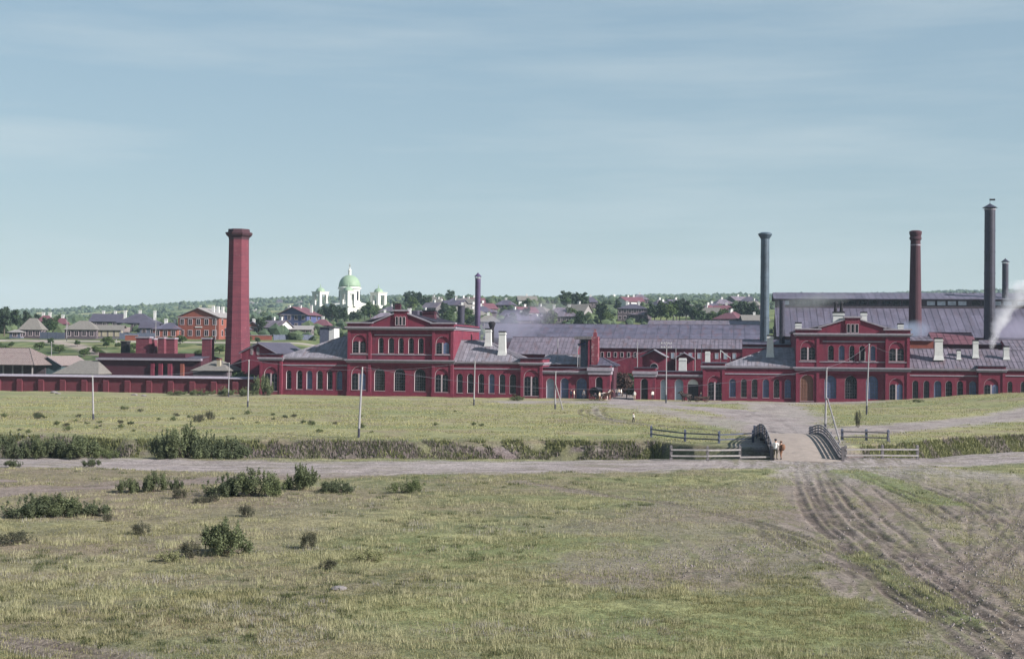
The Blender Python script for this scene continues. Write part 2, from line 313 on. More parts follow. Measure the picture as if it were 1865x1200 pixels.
def segdist(X, Y, P):
    out = np.full(X.shape, 1e9)
    k = np.nonzero((X > P[:, 0].min() - 14) & (X < P[:, 0].max() + 14) & (Y > P[:, 1].min() - 14) & (Y < P[:, 1].max() + 14))[0]
    if not len(k): return out
    X = X[k].astype(np.float32); Y = Y[k].astype(np.float32); best = np.full(X.shape, 1e9, np.float32)
    for a, b in zip(P[:-1], P[1:]):
        m = 14.0
        q = np.nonzero((X > min(a[0], b[0]) - m) & (X < max(a[0], b[0]) + m) & (Y > min(a[1], b[1]) - m) & (Y < max(a[1], b[1]) + m))[0]
        if not len(q): continue
        x = X[q]; y = Y[q]; ab = b - a; L = (ab ** 2).sum() + 1e-9
        t = np.clip(((x - a[0]) * ab[0] + (y - a[1]) * ab[1]) / L, 0, 1)
        best[q] = np.minimum(best[q], (x - a[0] - t * ab[0]) ** 2 + (y - a[1] - t * ab[1]) ** 2)
    out[k] = np.sqrt(best); return out
def smoothpl(pts, n=2):
    P = plw(pts)
    for _ in range(n):
        Q = np.empty((2 * len(P) - 2, 2)); Q[0::2] = P[:-1] * .75 + P[1:] * .25; Q[1::2] = P[:-1] * .25 + P[1:] * .75
        P = np.vstack([P[:1], Q, P[-1:]])
    return P
# (pixels of the centre line, half width in metres, soft edge, strength)
PATHS = [
    ([(-200, 836), (0, 839), (200, 842), (450, 849), (650, 851), (900, 850), (1200, 847), (1450, 843), (1700, 838), (1865, 832), (2100, 820)], 4.2, 2.5, .95),
    ([(760, 856), (560, 862), (400, 876), (200, 886), (0, 897), (-150, 905)], 1.6, 1.6, .8),
    ([(1475, 838), (1480, 870), (1500, 930), (1575, 1000), (1690, 1080), (1800, 1150), (1900, 1220)], 1.7, 2.4, .85),
    ([(1500, 842), (1560, 880), (1640, 950), (1700, 1010), (1790, 1090), (1865, 1140)], 1.1, 1.5, .85),
    ([(1520, 845), (1640, 865), (1760, 905), (1830, 950), (1890, 1000)], 1.6, 2.5, .75),
    ([(1560, 843), (1700, 858), (1865, 876), (2000, 890)], 2.0, 2.5, .7),
    ([(1900, 900), (1860, 960), (1800, 1020), (1750, 1060)], 1.3, 2.0, .7),
    ([(1800, 880), (1830, 1000), (1850, 1100), (1880, 1200)], 2.6, 3.5, .6),
    ([(950, 878), (1060, 893), (1130, 905), (1260, 928), (1380, 955), (1500, 1000), (1600, 1050)], .5, .8, .6),
    ([(1180, 1030), (1300, 1010), (1450, 990)], 3.0, 4.0, .62),
    ([(1160, 960), (1300, 930), (1430, 880)], 2.6, 4.0, .5),
    ([(-100, 1150), (0, 1165), (100, 1180), (220, 1205)], .7, .6, .7),
    ([(-60, 876), (20, 876)], .9, .5, 1.0),
    # beyond the bridge
    ([(1440, 812), (1432, 790), (1415, 772), (1380, 758), (1330, 748), (1240, 740), (1130, 733)], 3.2, 3.0, .95),
    ([(1440, 790), (1440, 765), (1420, 748), (1400, 737)], 3.0, 4.0, .85),
    ([(1400, 785), (1330, 772), (1270, 760), (1200, 748), (1130, 738)], 2.2, 3.0, .7),
    ([(1480, 792), (1600, 779), (1750, 768), (1865, 758), (2050, 745)], 3.2, 3.0, .9),
    ([(960, 731), (1080, 732), (1200, 733), (1440, 734), (1530, 735)], 4.0, 5.0, .8),
    ([(1085, 738), (1083, 752), (1110, 764), (1200, 775), (1330, 785), (1400, 790)], .4, .6, .55),
    ([(1133, 690), (1130, 712), (1132, 735)], 2.2, 1.0, .95),
    ([(0, 700), (200, 711), (470, 722), (700, 726), (960, 728)], .8, 1.2, .35),
]
RUTS = []
def rut(pts, offs, w, s):
    P = smoothpl(pts)
    d = np.gradient(P, axis=0); nrm = np.stack([-d[:, 1], d[:, 0]], 1) / (np.hypot(d[:, 0], d[:, 1])[:, None] + 1e-9)
    for o in offs:
        wob = (fbm(np.arange(len(P)) * .35, np.arange(len(P)) * 0 + o * 9.1, int(o * 10) + 40, 2) - .5) * .7
        RUTS.append((P + nrm * (o + wob)[:, None] if hasattr(wob, 'shape') else P + nrm * o, w, s))
rut(PATHS[2][0], (-1.3, -.6, .3, 1.0), .16, .85)
rut([(1475, 838), (1490, 880), (1540, 950), (1640, 1030), (1780, 1120), (1880, 1190)], (-1.5, -.7, .1, .9), .17, .9)
rut(PATHS[3][0], (-.7, .7), .15, .6); rut(PATHS[4][0], (-.8, 0, .8), .15, .6)
rut([(1530, 850), (1580, 870), (1680, 910), (1740, 950)], (-.4, .4), .16, .8)
rut(PATHS[6][0], (-.8, 0, .8), .16, .5); rut(PATHS[7][0], (-1.5, -.3, 1.), .16, .45)
rut(PATHS[8][0], (0, .5), .2, .6); rut(PATHS[11][0], (-.4, .4), .22, .95)
rut([(1150, 1120), (1250, 1130), (1350, 1150), (1480, 1170)], (0, ), .2, .6)
rut([(1200, 1050), (1300, 1040), (1400, 1052), (1500, 1070)], (0, .7), .2, .5)
rut([(1380, 960), (1440, 1000), (1560, 1050)], (0, .6), .2, .6)
for k in range(4): rut([(1062 + k * 14, 742), (1056 + k * 14, 753), (1080 + k * 16, 763), (1180 + k * 12, 774), (1320 + k * 6, 786)], (0,), .34, .95)
rut(PATHS[13][0], (-1.2, 1.2), .3, .25); rut(PATHS[16][0], (-1.1, 1.1, 2.4), .3, .35)
rut(PATHS[0][0], (-2, -.6, 1.2, 2.4), .25, .25); rut(PATHS[1][0], (-.7, .7), .2, .4)
PATHS_W = [(smoothpl(p), w, e, s) for p, w, e, s in PATHS]
LUSH = [(smoothpl(p), w, e) for p, w, e in [
    ([(1545, 858), (1620, 878), (1720, 915)], 1.0, 1.2), ([(1560, 1010), (1650, 1060), (1760, 1130)], .5, 1.0), ([(1420, 1000), (1500, 1060), (1620, 1130), (1700, 1190)], 1.0, 2.0),
    ([(700, 1000), (950, 1010), (1100, 1000)], 2.0, 5.0), ([(900, 1130), (1100, 1150), (1300, 1160)], 3.0, 5.0), ([(1050, 797), (1180, 795)], 1.5, 2.5)]]
def streaks(X, Y, P, lat, lon, seed):
    """noise drawn out along a path: wheel-worn streaks parallel to the way"""
    out = np.full(X.shape, .5); k = np.nonzero(segdist(X, Y, P) < 9)[0]
    if not len(k): return out
    x = X[k]; y = Y[k]; best = np.full(len(k), 1e9); dd = np.zeros(len(k)); ss = np.zeros(len(k)); s0 = 0
    for a, b in zip(P[:-1], P[1:]):
        ab = b - a; L = np.hypot(*ab) + 1e-9; t = np.clip(((x - a[0]) * ab[0] + (y - a[1]) * ab[1]) / L / L, 0, 1)
        ex = x - a[0] - t * ab[0]; ey = y - a[1] - t * ab[1]; d = np.hypot(ex, ey); m = d < best
        best = np.where(m, d, best); dd = np.where(m, (ab[0] * (y - a[1]) - ab[1] * (x - a[0])) / L, dd); ss = np.where(m, s0 + t * L, ss); s0 += L
    dd = dd + (vnoise(ss / 7, ss * 0 + .3, seed + 5) - .5) * 1.2
    out[k] = .6 * vnoise(dd / lat, ss / lon, seed) + .4 * vnoise(dd / lat * 2.3, ss / lon * 1.7, seed + 9); return out
def lerp(a, b, t): return a * (1 - t[:, None]) + np.array(b) * t[:, None]
def ground_masks(X, Y):
    dirt = np.zeros(X.shape); nz = fbm(X / 1.6, Y / 1.6, 21, 4) - .5; nz2 = fbm(X / 6, Y / 6, 22, 3) - .5
    for P, w, e, s in PATHS_W:
        d = segdist(X, Y, P) + nz * e * 1.3 + nz2 * e * 1.0
        dirt = np.maximum(dirt, s * (1 - sst(w, w + e, d)))
    r = np.zeros(X.shape)
    for P, w, s in RUTS:
        d = segdist(X, Y, P); brk = sst(.32, .55, fbm(X / 1.3, Y / 1.3, 31, 3))
        r = np.maximum(r, s * (1 - sst(w * .4, w * 1.5, d)) * (.35 + .65 * brk))
    lush = np.zeros(X.shape)
    r = r * (1 - .7 * sst(90, 106, Y) * (1 - sst(117, 121, Y)))
    for i, (P, w, e) in enumerate(LUSH): lush = np.maximum(lush, (1 if i < 2 else .45) * (1 - sst(w, w + e, segdist(X, Y, P) + nz * e)))
    dirt = dirt * (1 - .6 * np.clip((lush - .45) / .55, 0, 1))
    return dirt, r, lush
def ground_color(X, Y, Z, dirt, r, lush):
    n1 = fbm(X / 3.1, Y / 3.1, 51, 4); n2 = fbm(X / 11, Y / 7, 52, 3); n3 = fbm(X / .8, Y / .8, 53, 3); n4 = fbm(X / 24, Y / 13, 54, 3)
    c = np.tile(np.array((.118, .118, .058)), (len(X), 1))
    c = lerp(c, (.17, .16, .078), sst(.45, .7, n1)); c = lerp(c, (.125, .10, .068), sst(.48, .68, n2) * .7)
    c = lerp(c, (.065, .072, .035), sst(.50, .68, n3) * .7)
    leftbrown = sst(-2, -14, X) * (1 - sst(100, 118, Y)) * sst(.38, .6, n4)
    c = lerp(c, (.13, .092, .078), leftbrown * .42)
    mid = sst(140, 150, Y)
    c = lerp(c, (.20, .185, .09), mid * (.45 + .3 * sst(.4, .65, n2))); c = lerp(c, (.135, .105, .072), mid * sst(.46, .64, n1) * .65); c = lerp(c, (.10, .115, .05), mid * sst(.52, .66, fbm(X / 16, Y / 5, 57, 3)) * .55)
    c = lerp(c, (.095, .115, .042), lush * .85)
    c = c * np.array((1.28, 1.32, 1.42))
    dc = np.tile(np.array((.235, .212, .222)), (len(X), 1)); dc = lerp(dc, (.19, .168, .175), sst(.45, .7, n1)); dc = lerp(dc, (.28, .26, .265), sst(.55, .75, n3) * .5)
    if len(X) > 200000:
        sk = np.full(X.shape, .5)
        for i in (2, 3, 4, 5, 6, 7, 8, 1, 0): q = streaks(X, Y, PATHS_W[i][0], .34, 7., 300 + i * 7); sk = np.where(np.abs(q - .5) > np.abs(sk - .5), q, sk)
        dc = lerp(dc, (.10, .088, .09), sst(.60, .78, sk) * .55); dc = lerp(dc, (.285, .262, .268), sst(.40, .22, sk) * .6)
        dirt = np.clip(dirt * (1 - .42 * sst(.58, .74, sk) * (n1 > .42)), 0, 1)
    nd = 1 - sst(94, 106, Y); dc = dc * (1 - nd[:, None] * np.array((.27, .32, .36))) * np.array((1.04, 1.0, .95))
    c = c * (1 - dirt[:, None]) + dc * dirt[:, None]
    c = lerp(c, (.07, .055, .05), r * .85)
    # raw earth and scrub of the ditch sides
    low = sst(-.25, -.9, Z) * (Y < 200)
    bk = np.tile(np.array((.10, .08, .078)), (len(X), 1)); bk = lerp(bk, (.165, .138, .14), sst(.5, .7, fbm(X / 1.1, Y / 1.1, 61, 4)))
    grn = sst(.42, .62, fbm(X / 3.5, Y / 2, 62, 3) + .18 * (X > 36) - .0)
    bk = lerp(bk, (.10, .105, .045), grn * .75)
    c = c * (1 - low[:, None]) + bk * low[:, None]
    edge = np.exp(-((Z + .3) / .16) ** 2) * (Y > 120) * (Y < 200)
    c = lerp(c, (.07, .05, .05), edge * .6)
    return c
GROUNDM = attrmat('meadow_ground', 'Col', noise=[(.9, .28), (14.0, .4), (4.5, .55)], bump=.7)
HILLM = attrmat('hill_ground', 'Col', noise=[(.02, .25), (.11, .35)])
def gridmesh(xs, ys, zfix=None):
    X, Y = np.meshgrid(xs, ys); X = X.ravel(); Y = Y.ravel(); Z = height(X, Y); return X, Y, Z, len(xs), len(ys)
def mesh_np(name, V, F, C, m, parent=None, kind='structure', smooth=True):
    used = np.unique(F); rm = np.full(len(V), -1); rm[used] = np.arange(len(used)); V = V[used]; C = C[used]; F = rm[F]
    me = bpy.data.meshes.new(name); me.vertices.add(len(V)); me.vertices.foreach_set('co', V.astype(np.float32).ravel())
    k = F.shape[1]; me.loops.add(F.size); me.loops.foreach_set('vertex_index', F.astype(np.int32).ravel())
    me.polygons.add(len(F)); me.polygons.foreach_set('loop_start', np.arange(0, F.size, k, dtype=np.int32))
    me.polygons.foreach_set('use_smooth', np.full(len(F), smooth))
    at = me.color_attributes.new('Col', 'FLOAT_COLOR', 'POINT'); at.data.foreach_set('color', np.hstack([C, np.ones((len(C), 1))]).astype(np.float32).ravel())
    me.materials.append(m); me.update(); me.validate()
    o = bpy.data.objects.new(name, me); COL.objects.link(o); o.parent = parent
    if kind: o['kind'] = kind
    return o
def quads(nx, ny):
    i = np.arange(ny - 1)[:, None] * nx + np.arange(nx - 1)[None, :]; i = i.ravel(); return np.stack([i, i + 1, i + nx + 1, i + nx], 1)
def terrain_patch(xs, ys, drop=0):
    X, Y, Z, nx, ny = gridmesh(xs, ys)
    d, r, l = ground_masks(X, Y); C = ground_color(X, Y, Z, d, r, l)
    Z = Z - r * .12 - d * .03 - drop
    F = quads(nx, ny); V = np.stack([X, Y, Z], 1)
    fd = d[F].mean(1); fz = Z[F].mean(1); fy = Y[F].mean(1)
    dit = (fz < -.45) & (fy > 100) & (fy < 190); road = (fd > .5) & ~dit
    return V, F, C, dit, road
xs = np.concatenate([np.arange(-64, 13, .27), np.arange(13, 47, .125), np.arange(47, 66.2, .27)]); ys = np.concatenate([np.arange(22, 37, .4), np.arange(37, 118, .17), np.arange(118, 160.2, .29)])
V, F, C, dit, road = terrain_patch(xs, ys)
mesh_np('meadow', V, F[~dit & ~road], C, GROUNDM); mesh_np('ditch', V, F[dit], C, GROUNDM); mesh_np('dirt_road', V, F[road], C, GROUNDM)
xs = np.concatenate([np.arange(-160, 2, .85), np.arange(2, 46, .3), np.arange(46, 165, .85)]); ys = np.concatenate([np.arange(159.7, 240, .42), np.arange(240, 300, .9), [301]])
V, F, C, dit, road = terrain_patch(xs, ys, .03)
mesh_np('field', V, F[~road], C, GROUNDM); mesh_np('factory_road', V, F[road], C, GROUNDM)
# outer strips left and right of the near field and the hills to the skyline
def far_color(X, Y, Z):
    n1 = fbm(X / 60, Y / 90, 71, 4); n2 = fbm(X / 150, Y / 60, 72, 4); n3 = fbm(X / 14, Y / 14, 73, 3)
    c = np.tile(np.array((.085, .105, .045)), (len(X), 1)); c = lerp(c, (.16, .17, .075), sst(.5, .7, n3)); c = lerp(c, (.06, .085, .045), sst(.48, .62, n2) * .9)
    c = lerp(c, (.30, .28, .15), sst(.60, .70, n1) * .8 * sst(700, 1000, Y)); c = lerp(c, (.10, .125, .05), (1 - sst(500, 800, Y)) * .5); n5 = fbm(X / 4.5, Y / 4.5, 75, 4); nr = 1 - sst(410, 520, Y); c = lerp(c, (.045, .062, .028), sst(.5, .64, n5) * nr * .8); c = lerp(c, (.19, .175, .09), sst(.46, .32, n5) * nr * .6)
    # street on top of the rise at left
    st = np.exp(-((Y - 398) / 4) ** 2) * sst(-20, -45, X); c = lerp(c, (.34, .29, .28), st)
    pth = np.zeros(len(X)); P = np.array([(-135, 397), (-120, 385), (-112, 372), (-106, 360)]); pth = 1 - sst(1.5, 3.5, segdist(X, Y, P)); c = lerp(c, (.26, .21, .20), pth * .8)
    return c
for x0, x1 in ((-1400, -63.5), (65.5, 1400)):
    X, Y, Z, nx, ny = gridmesh(np.linspace(x0, x1, 200), np.linspace(-60, 160.5, 60)); Z = Z - .1
    d, r, l = ground_masks(X, Y); mesh_np('meadow', np.stack([X, Y, Z], 1), quads(nx, ny), ground_color(X, Y, Z, d, r, l), GROUNDM)
for x0, x1 in ((-1600, -159), (164, 1600)):
    X, Y, Z, nx, ny = gridmesh(np.linspace(x0, x1, 160), np.linspace(160, 301, 60)); Z = Z - .12
    d, r, l = ground_masks(X, Y); mesh_np('field', np.stack([X, Y, Z], 1), quads(nx, ny), ground_color(X, Y, Z, d, r, l), GROUNDM)
X, Y, Z, nx, ny = gridmesh(np.linspace(-66, 68, 40), np.linspace(-60, 22.3, 24)); d, r, l = ground_masks(X, Y)
mesh_np('meadow', np.stack([X, Y, Z - .1], 1), quads(nx, ny), ground_color(X, Y, Z, d, r, l), GROUNDM)
X, Y, Z, nx, ny = gridmesh(np.linspace(-260, 260, 300), np.concatenate([np.arange(300.5, 420, 2.), np.arange(420, 905, 6)]))
mesh_np('town_hill', np.stack([X, Y, Z], 1), quads(nx, ny), far_color(X, Y, Z), HILLM)
for x0, x1 in ((-1700, -259), (259, 1700)):
    X, Y, Z, nx, ny = gridmesh(np.linspace(x0, x1, 120), np.linspace(300, 905, 90)); mesh_np('town_hill', np.stack([X, Y, Z - .2], 1), quads(nx, ny), far_color(X, Y, Z), HILLM)
X, Y, Z, nx, ny = gridmesh(np.linspace(-2400, 2400, 420), np.linspace(903, 4300, 200)); mesh_np('far_hills', np.stack([X, Y, Z - .2], 1), quads(nx, ny), far_color(X, Y, Z), HILLM)
# water lying in the bottom of the ditch
X = np.linspace(-64, 66, 90); yn = ynear(X); yf = yfar(X)
V = np.concatenate([np.stack([X, yn + 3, X * 0 - 2.55], 1), np.stack([X, yf - 2.4, X * 0 - 2.55], 1)]); i = np.arange(89)
mesh_np('ditch_water', V, np.stack([i, i + 1, i + 91, i + 90], 1), np.full((180, 3), .02), WATER)
# ================================================================== factory helpers
def outline(x0, x1, z0, z1, arch=True, n=10, ins=0.0, insb=None):
    """opening outline, counter-clockwise from bottom left; the head is a half circle (or flatter)"""
    x0 += ins; x1 -= ins; z1 -= ins; z0 += ins if insb is None else insb
    if not arch: return [(x0, z0), (x1, z0), (x1, z1), (x0, z1)]
    r = (x1 - x0) / 2; zs = z1 - r; c = (x0 + x1) / 2
    return [(x0, z0), (x1, z0)] + [(c + r * math.cos(k * math.pi / n), zs + r * math.sin(k * math.pi / n)) for k in range(n + 1)]
def wall_open(mb, x0, x1, z0, z1, y, ops, depth=.4):
    """one wall band with openings cut out; ops = (xa, xb, za, zb, arch)"""
    ops = sorted(ops); x = x0
    def q(a, b, c, d): mb.add([(a, y, c), (b, y, c), (b, y, d), (a, y, d)], [(0, 1, 2, 3)])
    for xa, xb, za, zb, arch in ops:
        if xa > x: q(x, xa, z0, z1)
        if za > z0: q(xa, xb, z0, za)
        ol = outline(xa, xb, za, zb, arch)
        top = ol[2:] if arch else [ol[2], ol[3]]
        for (ax, az), (bx, bz) in zip(top[:-1], top[1:]):
            mb.add([(bx, y, bz), (ax, y, az), (ax, y, z1), (bx, y, z1)], [(0, 1, 2, 3)])
        n = len(ol)
        for k in range(n):
            (ax, az), (bx, bz) = ol[k], ol[(k + 1) % n]
            mb.add([(ax, y, az), (ax, y + depth, az), (bx, y + depth, bz), (bx, y, bz)], [(0, 1, 2, 3)])
        x = xb
    if x < x1: q(x, x1, z0, z1)
def ring(mb, o1, o2, y0, y1, lit=False):
    n = len(o1); xm_ = sum(p[0] for p in o1) / n
    for k in range(n):
        j = (k + 1) % n; a, b, c, d = o1[k], o1[j], o2[j], o2[k]
        mb.add([(a[0], y0, a[1]), (b[0], y0, b[1]), (c[0], y0, c[1]), (d[0], y0, d[1]), (a[0], y1, a[1]), (b[0], y1, b[1]), (c[0], y1, c[1]), (d[0], y1, d[1])],
               [(0, 1, 2, 3), (7, 6, 5, 4), (3, 2, 6, 7), (0, 4, 5, 1)], 1 if lit and (k in (0, 1) or (a[0] + b[0]) / 2 > xm_ - .1) else 0)
def panel(ol, y, t=.03):
    return MB().prism(ol, y, y + t)
def window(root, xa, xb, za, zb, y, arch=True, fill='glass', depth=.4, name='window', bars=(2, 4)):
    fm = MB(); o1 = outline(xa, xb, za, zb, arch, ins=.004); o2 = outline(xa, xb, za, zb, arch, ins=.045)
    ring(fm, o1, o2, y - .012, y + depth - .02, True)
    fm.box(xa - .04, xb + .04, y - .07, y + .1, za - .08, za - .002)
    w = fm.build(name, [FRAME, REDTRIM], root)  # pale left lining, dark red right: sunlit and shaded jambs painted in
    yg = y + depth - .08; inner = outline(xa, xb, za, zb, arch, ins=.06)
    if fill == 'pair':
        xm = (xa + xb) / 2; pw = .13; sp = zb - (xb - xa) / 2 + .12
        a1, a2 = xa + .1, xm - pw; b1, b2 = xm + pw, xb - .1
        MB().box(xm - pw, xm + pw, y + depth - .33, y + depth - .02, za + .02, sp).build('mullion', FRAME, w)
        # brick spandrel above two narrow arched lights
        t = MB(); top = [p for p in inner if p[1] > sp - .35]
        tp = [(xa + .06, sp - .35)] + [(xb - .06, sp - .35)] + sorted([p for p in top if p[1] > sp - .35], key=lambda p: -p[0])
        t.prism(tp, y + .16, y + depth - .1); t.build('spandrel', REDTRIM, w)
        for (c1, c2), mtl in (((a1, a2), GLASS), ((b1, b2), rng.choice([GLASS, BLUEP]))):
            g = panel(outline(c1, c2, za + .05, sp + .02, True), y + depth - .3 if False else y + .13).build('pane', mtl, w)
            fb = MB(); 
            for k in range(1, 4): fb.box(c1, c2, y + .10, y + .13, za + (sp - za) * k / 4 - .02, za + (sp - za) * k / 4 + .02)
            fb.box((c1 + c2) / 2 - .02, (c1 + c2) / 2 + .02, y + .10, y + .13, za + .05, sp - .2); fb.build('glazing_bar', BAR, w)
        return w
    if fill == 'open':
        panel(inner, yg).build('pane', DARK, w)  # black sheet painted as the unlit room behind the open casements
        for xx in (xa + .06, xb - .10): MB().box(xx, xx + .05, y - .45, y + .1, za + .1, za + (zb - za) * .6).build('open_casement', WHITE, w)
        return w
    mtl = {'glass': rng.choice([GLASS, GLASS, GLASSD, GLASSR]), 'blue': BLUEP, 'pale': PALEB, 'door': DOORW, 'dark': DARK, 'fan': DARK}[fill]
    if fill == 'fan':
        r = (xb - xa) / 2 - .06; c = (xa + xb) / 2; zs = zb - (xb - xa) / 2
        panel([(c + r * math.cos(k * math.pi / 10), zs + r * math.sin(k * math.pi / 10)) for k in range(11)], yg - .1).build('fanlight', WHITE, w)
    panel(inner, yg).build('door_leaf' if fill in ('door', 'fan') else 'board' if fill in ('blue', 'pale') else 'pane', mtl, w)
    fb = MB(); nv, nh = bars; zt = zb - (xb - xa) / 2 if arch else zb
    if fill in ('glass', 'blue', 'door'):
        for k in range(1, nv + 1): xx = xa + (xb - xa) * k / (nv + 1); fb.box(xx - .022, xx + .022, yg - .035, yg - .003, za + .06, zt + (.18 * (xb - xa) if arch else -.06))
        for k in range(1, nh + 1): zz = za + (zt - za) * k / nh; fb.box(xa + .06, xb - .06, yg - .045, yg - .006, zz - .022, zz + .022)
        fb.build('glazing_bar' if fill != 'door' else 'door_rail', BAR if fill != 'door' else DOORW, w)
    return w
def hip_roof(root, x0, x1, y0, y1, ze, rh, hl, hr, m, seam=.75, name='roof', over=.45, seams=True):
    """hipped roof; hl/hr = run of the hip at the left/right end, 0 where the roof abuts a wall"""
    X0 = x0 - (over if hl else 0); X1 = x1 + (over if hr else 0); Y0 = y0 - over; Y1 = y1 + over; ym = (y0 + y1) / 2; zr = ze + rh
    a, b, c, d = (X0, Y0, ze), (X1, Y0, ze), (X1, Y1, ze), (X0, Y1, ze); p = (X0 + hl, ym, zr); q = (X1 - hr, ym, zr)
    r = MB(); r.slab([a, b, q, p], .12); r.slab([c, d, p, q], .12)
    if hl: r.slab([d, a, p], .12)
    if hr: r.slab([b, c, q], .12)
    ro = r.build(name, m, root)
    if seams:
        s = MB(); n = int((X1 - X0) / seam)
        for k in range(1, n):
            x = X0 + k * seam + .11; t = 1.0
            if hl and x < X0 + hl: t = (x - X0) / hl
            if hr and x > X1 - hr: t = min(t, (X1 - x) / hr)
            if t < .05: continue
            s.bar((x, Y0 + .02, ze + .03), (x, Y0 + (ym - Y0) * t, ze + rh * t + .03), .05, .07)
        for (hx, px, e) in ((X0, X0 + hl, hl), (X1, X1 - hr, hr)):
            if not e: continue
            m2 = int((Y1 - Y0) / seam)
            for k in range(1, m2):
                yv = Y0 + k * seam; t = 1 - abs(yv - ym) / (ym - Y0)
                if t < .05: continue
                s.bar((hx, yv, ze + .03), (hx + (px - hx) * t, yv, ze + rh * t + .03), .05, .07)
            s.bar((hx, Y0, ze + .05), (px, ym, zr + .05), .12, .1); s.bar((hx, Y1, ze + .05), (px, ym, zr + .05), .12, .1)
        s.bar((p[0], ym, zr + .04), (q[0], ym, zr + .04), .16, .12)
        for zf in (.36, .7): s.bar((X0 + hl * zf, Y0 + (ym - Y0) * zf, ze + rh * zf + .02), (X1 - hr * zf, Y0 + (ym - Y0) * zf, ze + rh * zf + .02), .04, .03)
        s.build('roof_seams', m, ro, kind='stuff')
    return ro
def white_stack(root, x, y, z0, z1, w=.7, d=.6, cap=DARK, m=None, pots=0):
    m = m or WHITE
    s = MB(); s.frus(x, y, z0, z0 + (z1 - z0) * .22, w * 1.25, d * 1.25, w, d); s.frus(x, y, z0 + (z1 - z0) * .22, z1, w, d, w * .88, d * .88)
    s.box(x - w * 1.05, x + w * 1.05, y - d * 1.05, y + d * 1.05, z1 - .42, z1 - .2)
    o = s.build('chimney', m, root)
    if cap: MB().box(x - w, x + w, y - d, y + d, z1 + .002, z1 + .22).build('chimney_cap', cap, o)
    for k in range(pots):
        xx = x - w * .5 + k * w; MB().lathe([(.34, z1), (.3, z1 + .7), (.22, z1 + 1.1), (.22, z1 + 1.7), (.4, z1 + 1.75), (.12, z1 + 2.1)], 10, (xx, y, 0)).build('chimney_pot', DARK, o)
    return o
def local(u0, off0):
    return lambda px, py, off: (fac(px, py, off)[0] - u0, fac(px, py, off)[1])
ROTF = -FAC_A
def band(root, name, m, x0, x1, y, z0, z1, proud, ret=1.5, steps=2, sides=(1, 1)):
    """cornice of stepped boxes running across a front at y, with short returns"""
    s = MB()
    for k in range(steps):
        p = proud * (k + 1) / steps; za = z0 + (z1 - z0) * k / steps; zb = z0 + (z1 - z0) * (k + 1) / steps
        s.box(x0 - (p if sides[0] else 0), x1 + (p if sides[1] else 0), y - p, y + ret, za, zb)
    return s.build(name, m, root)

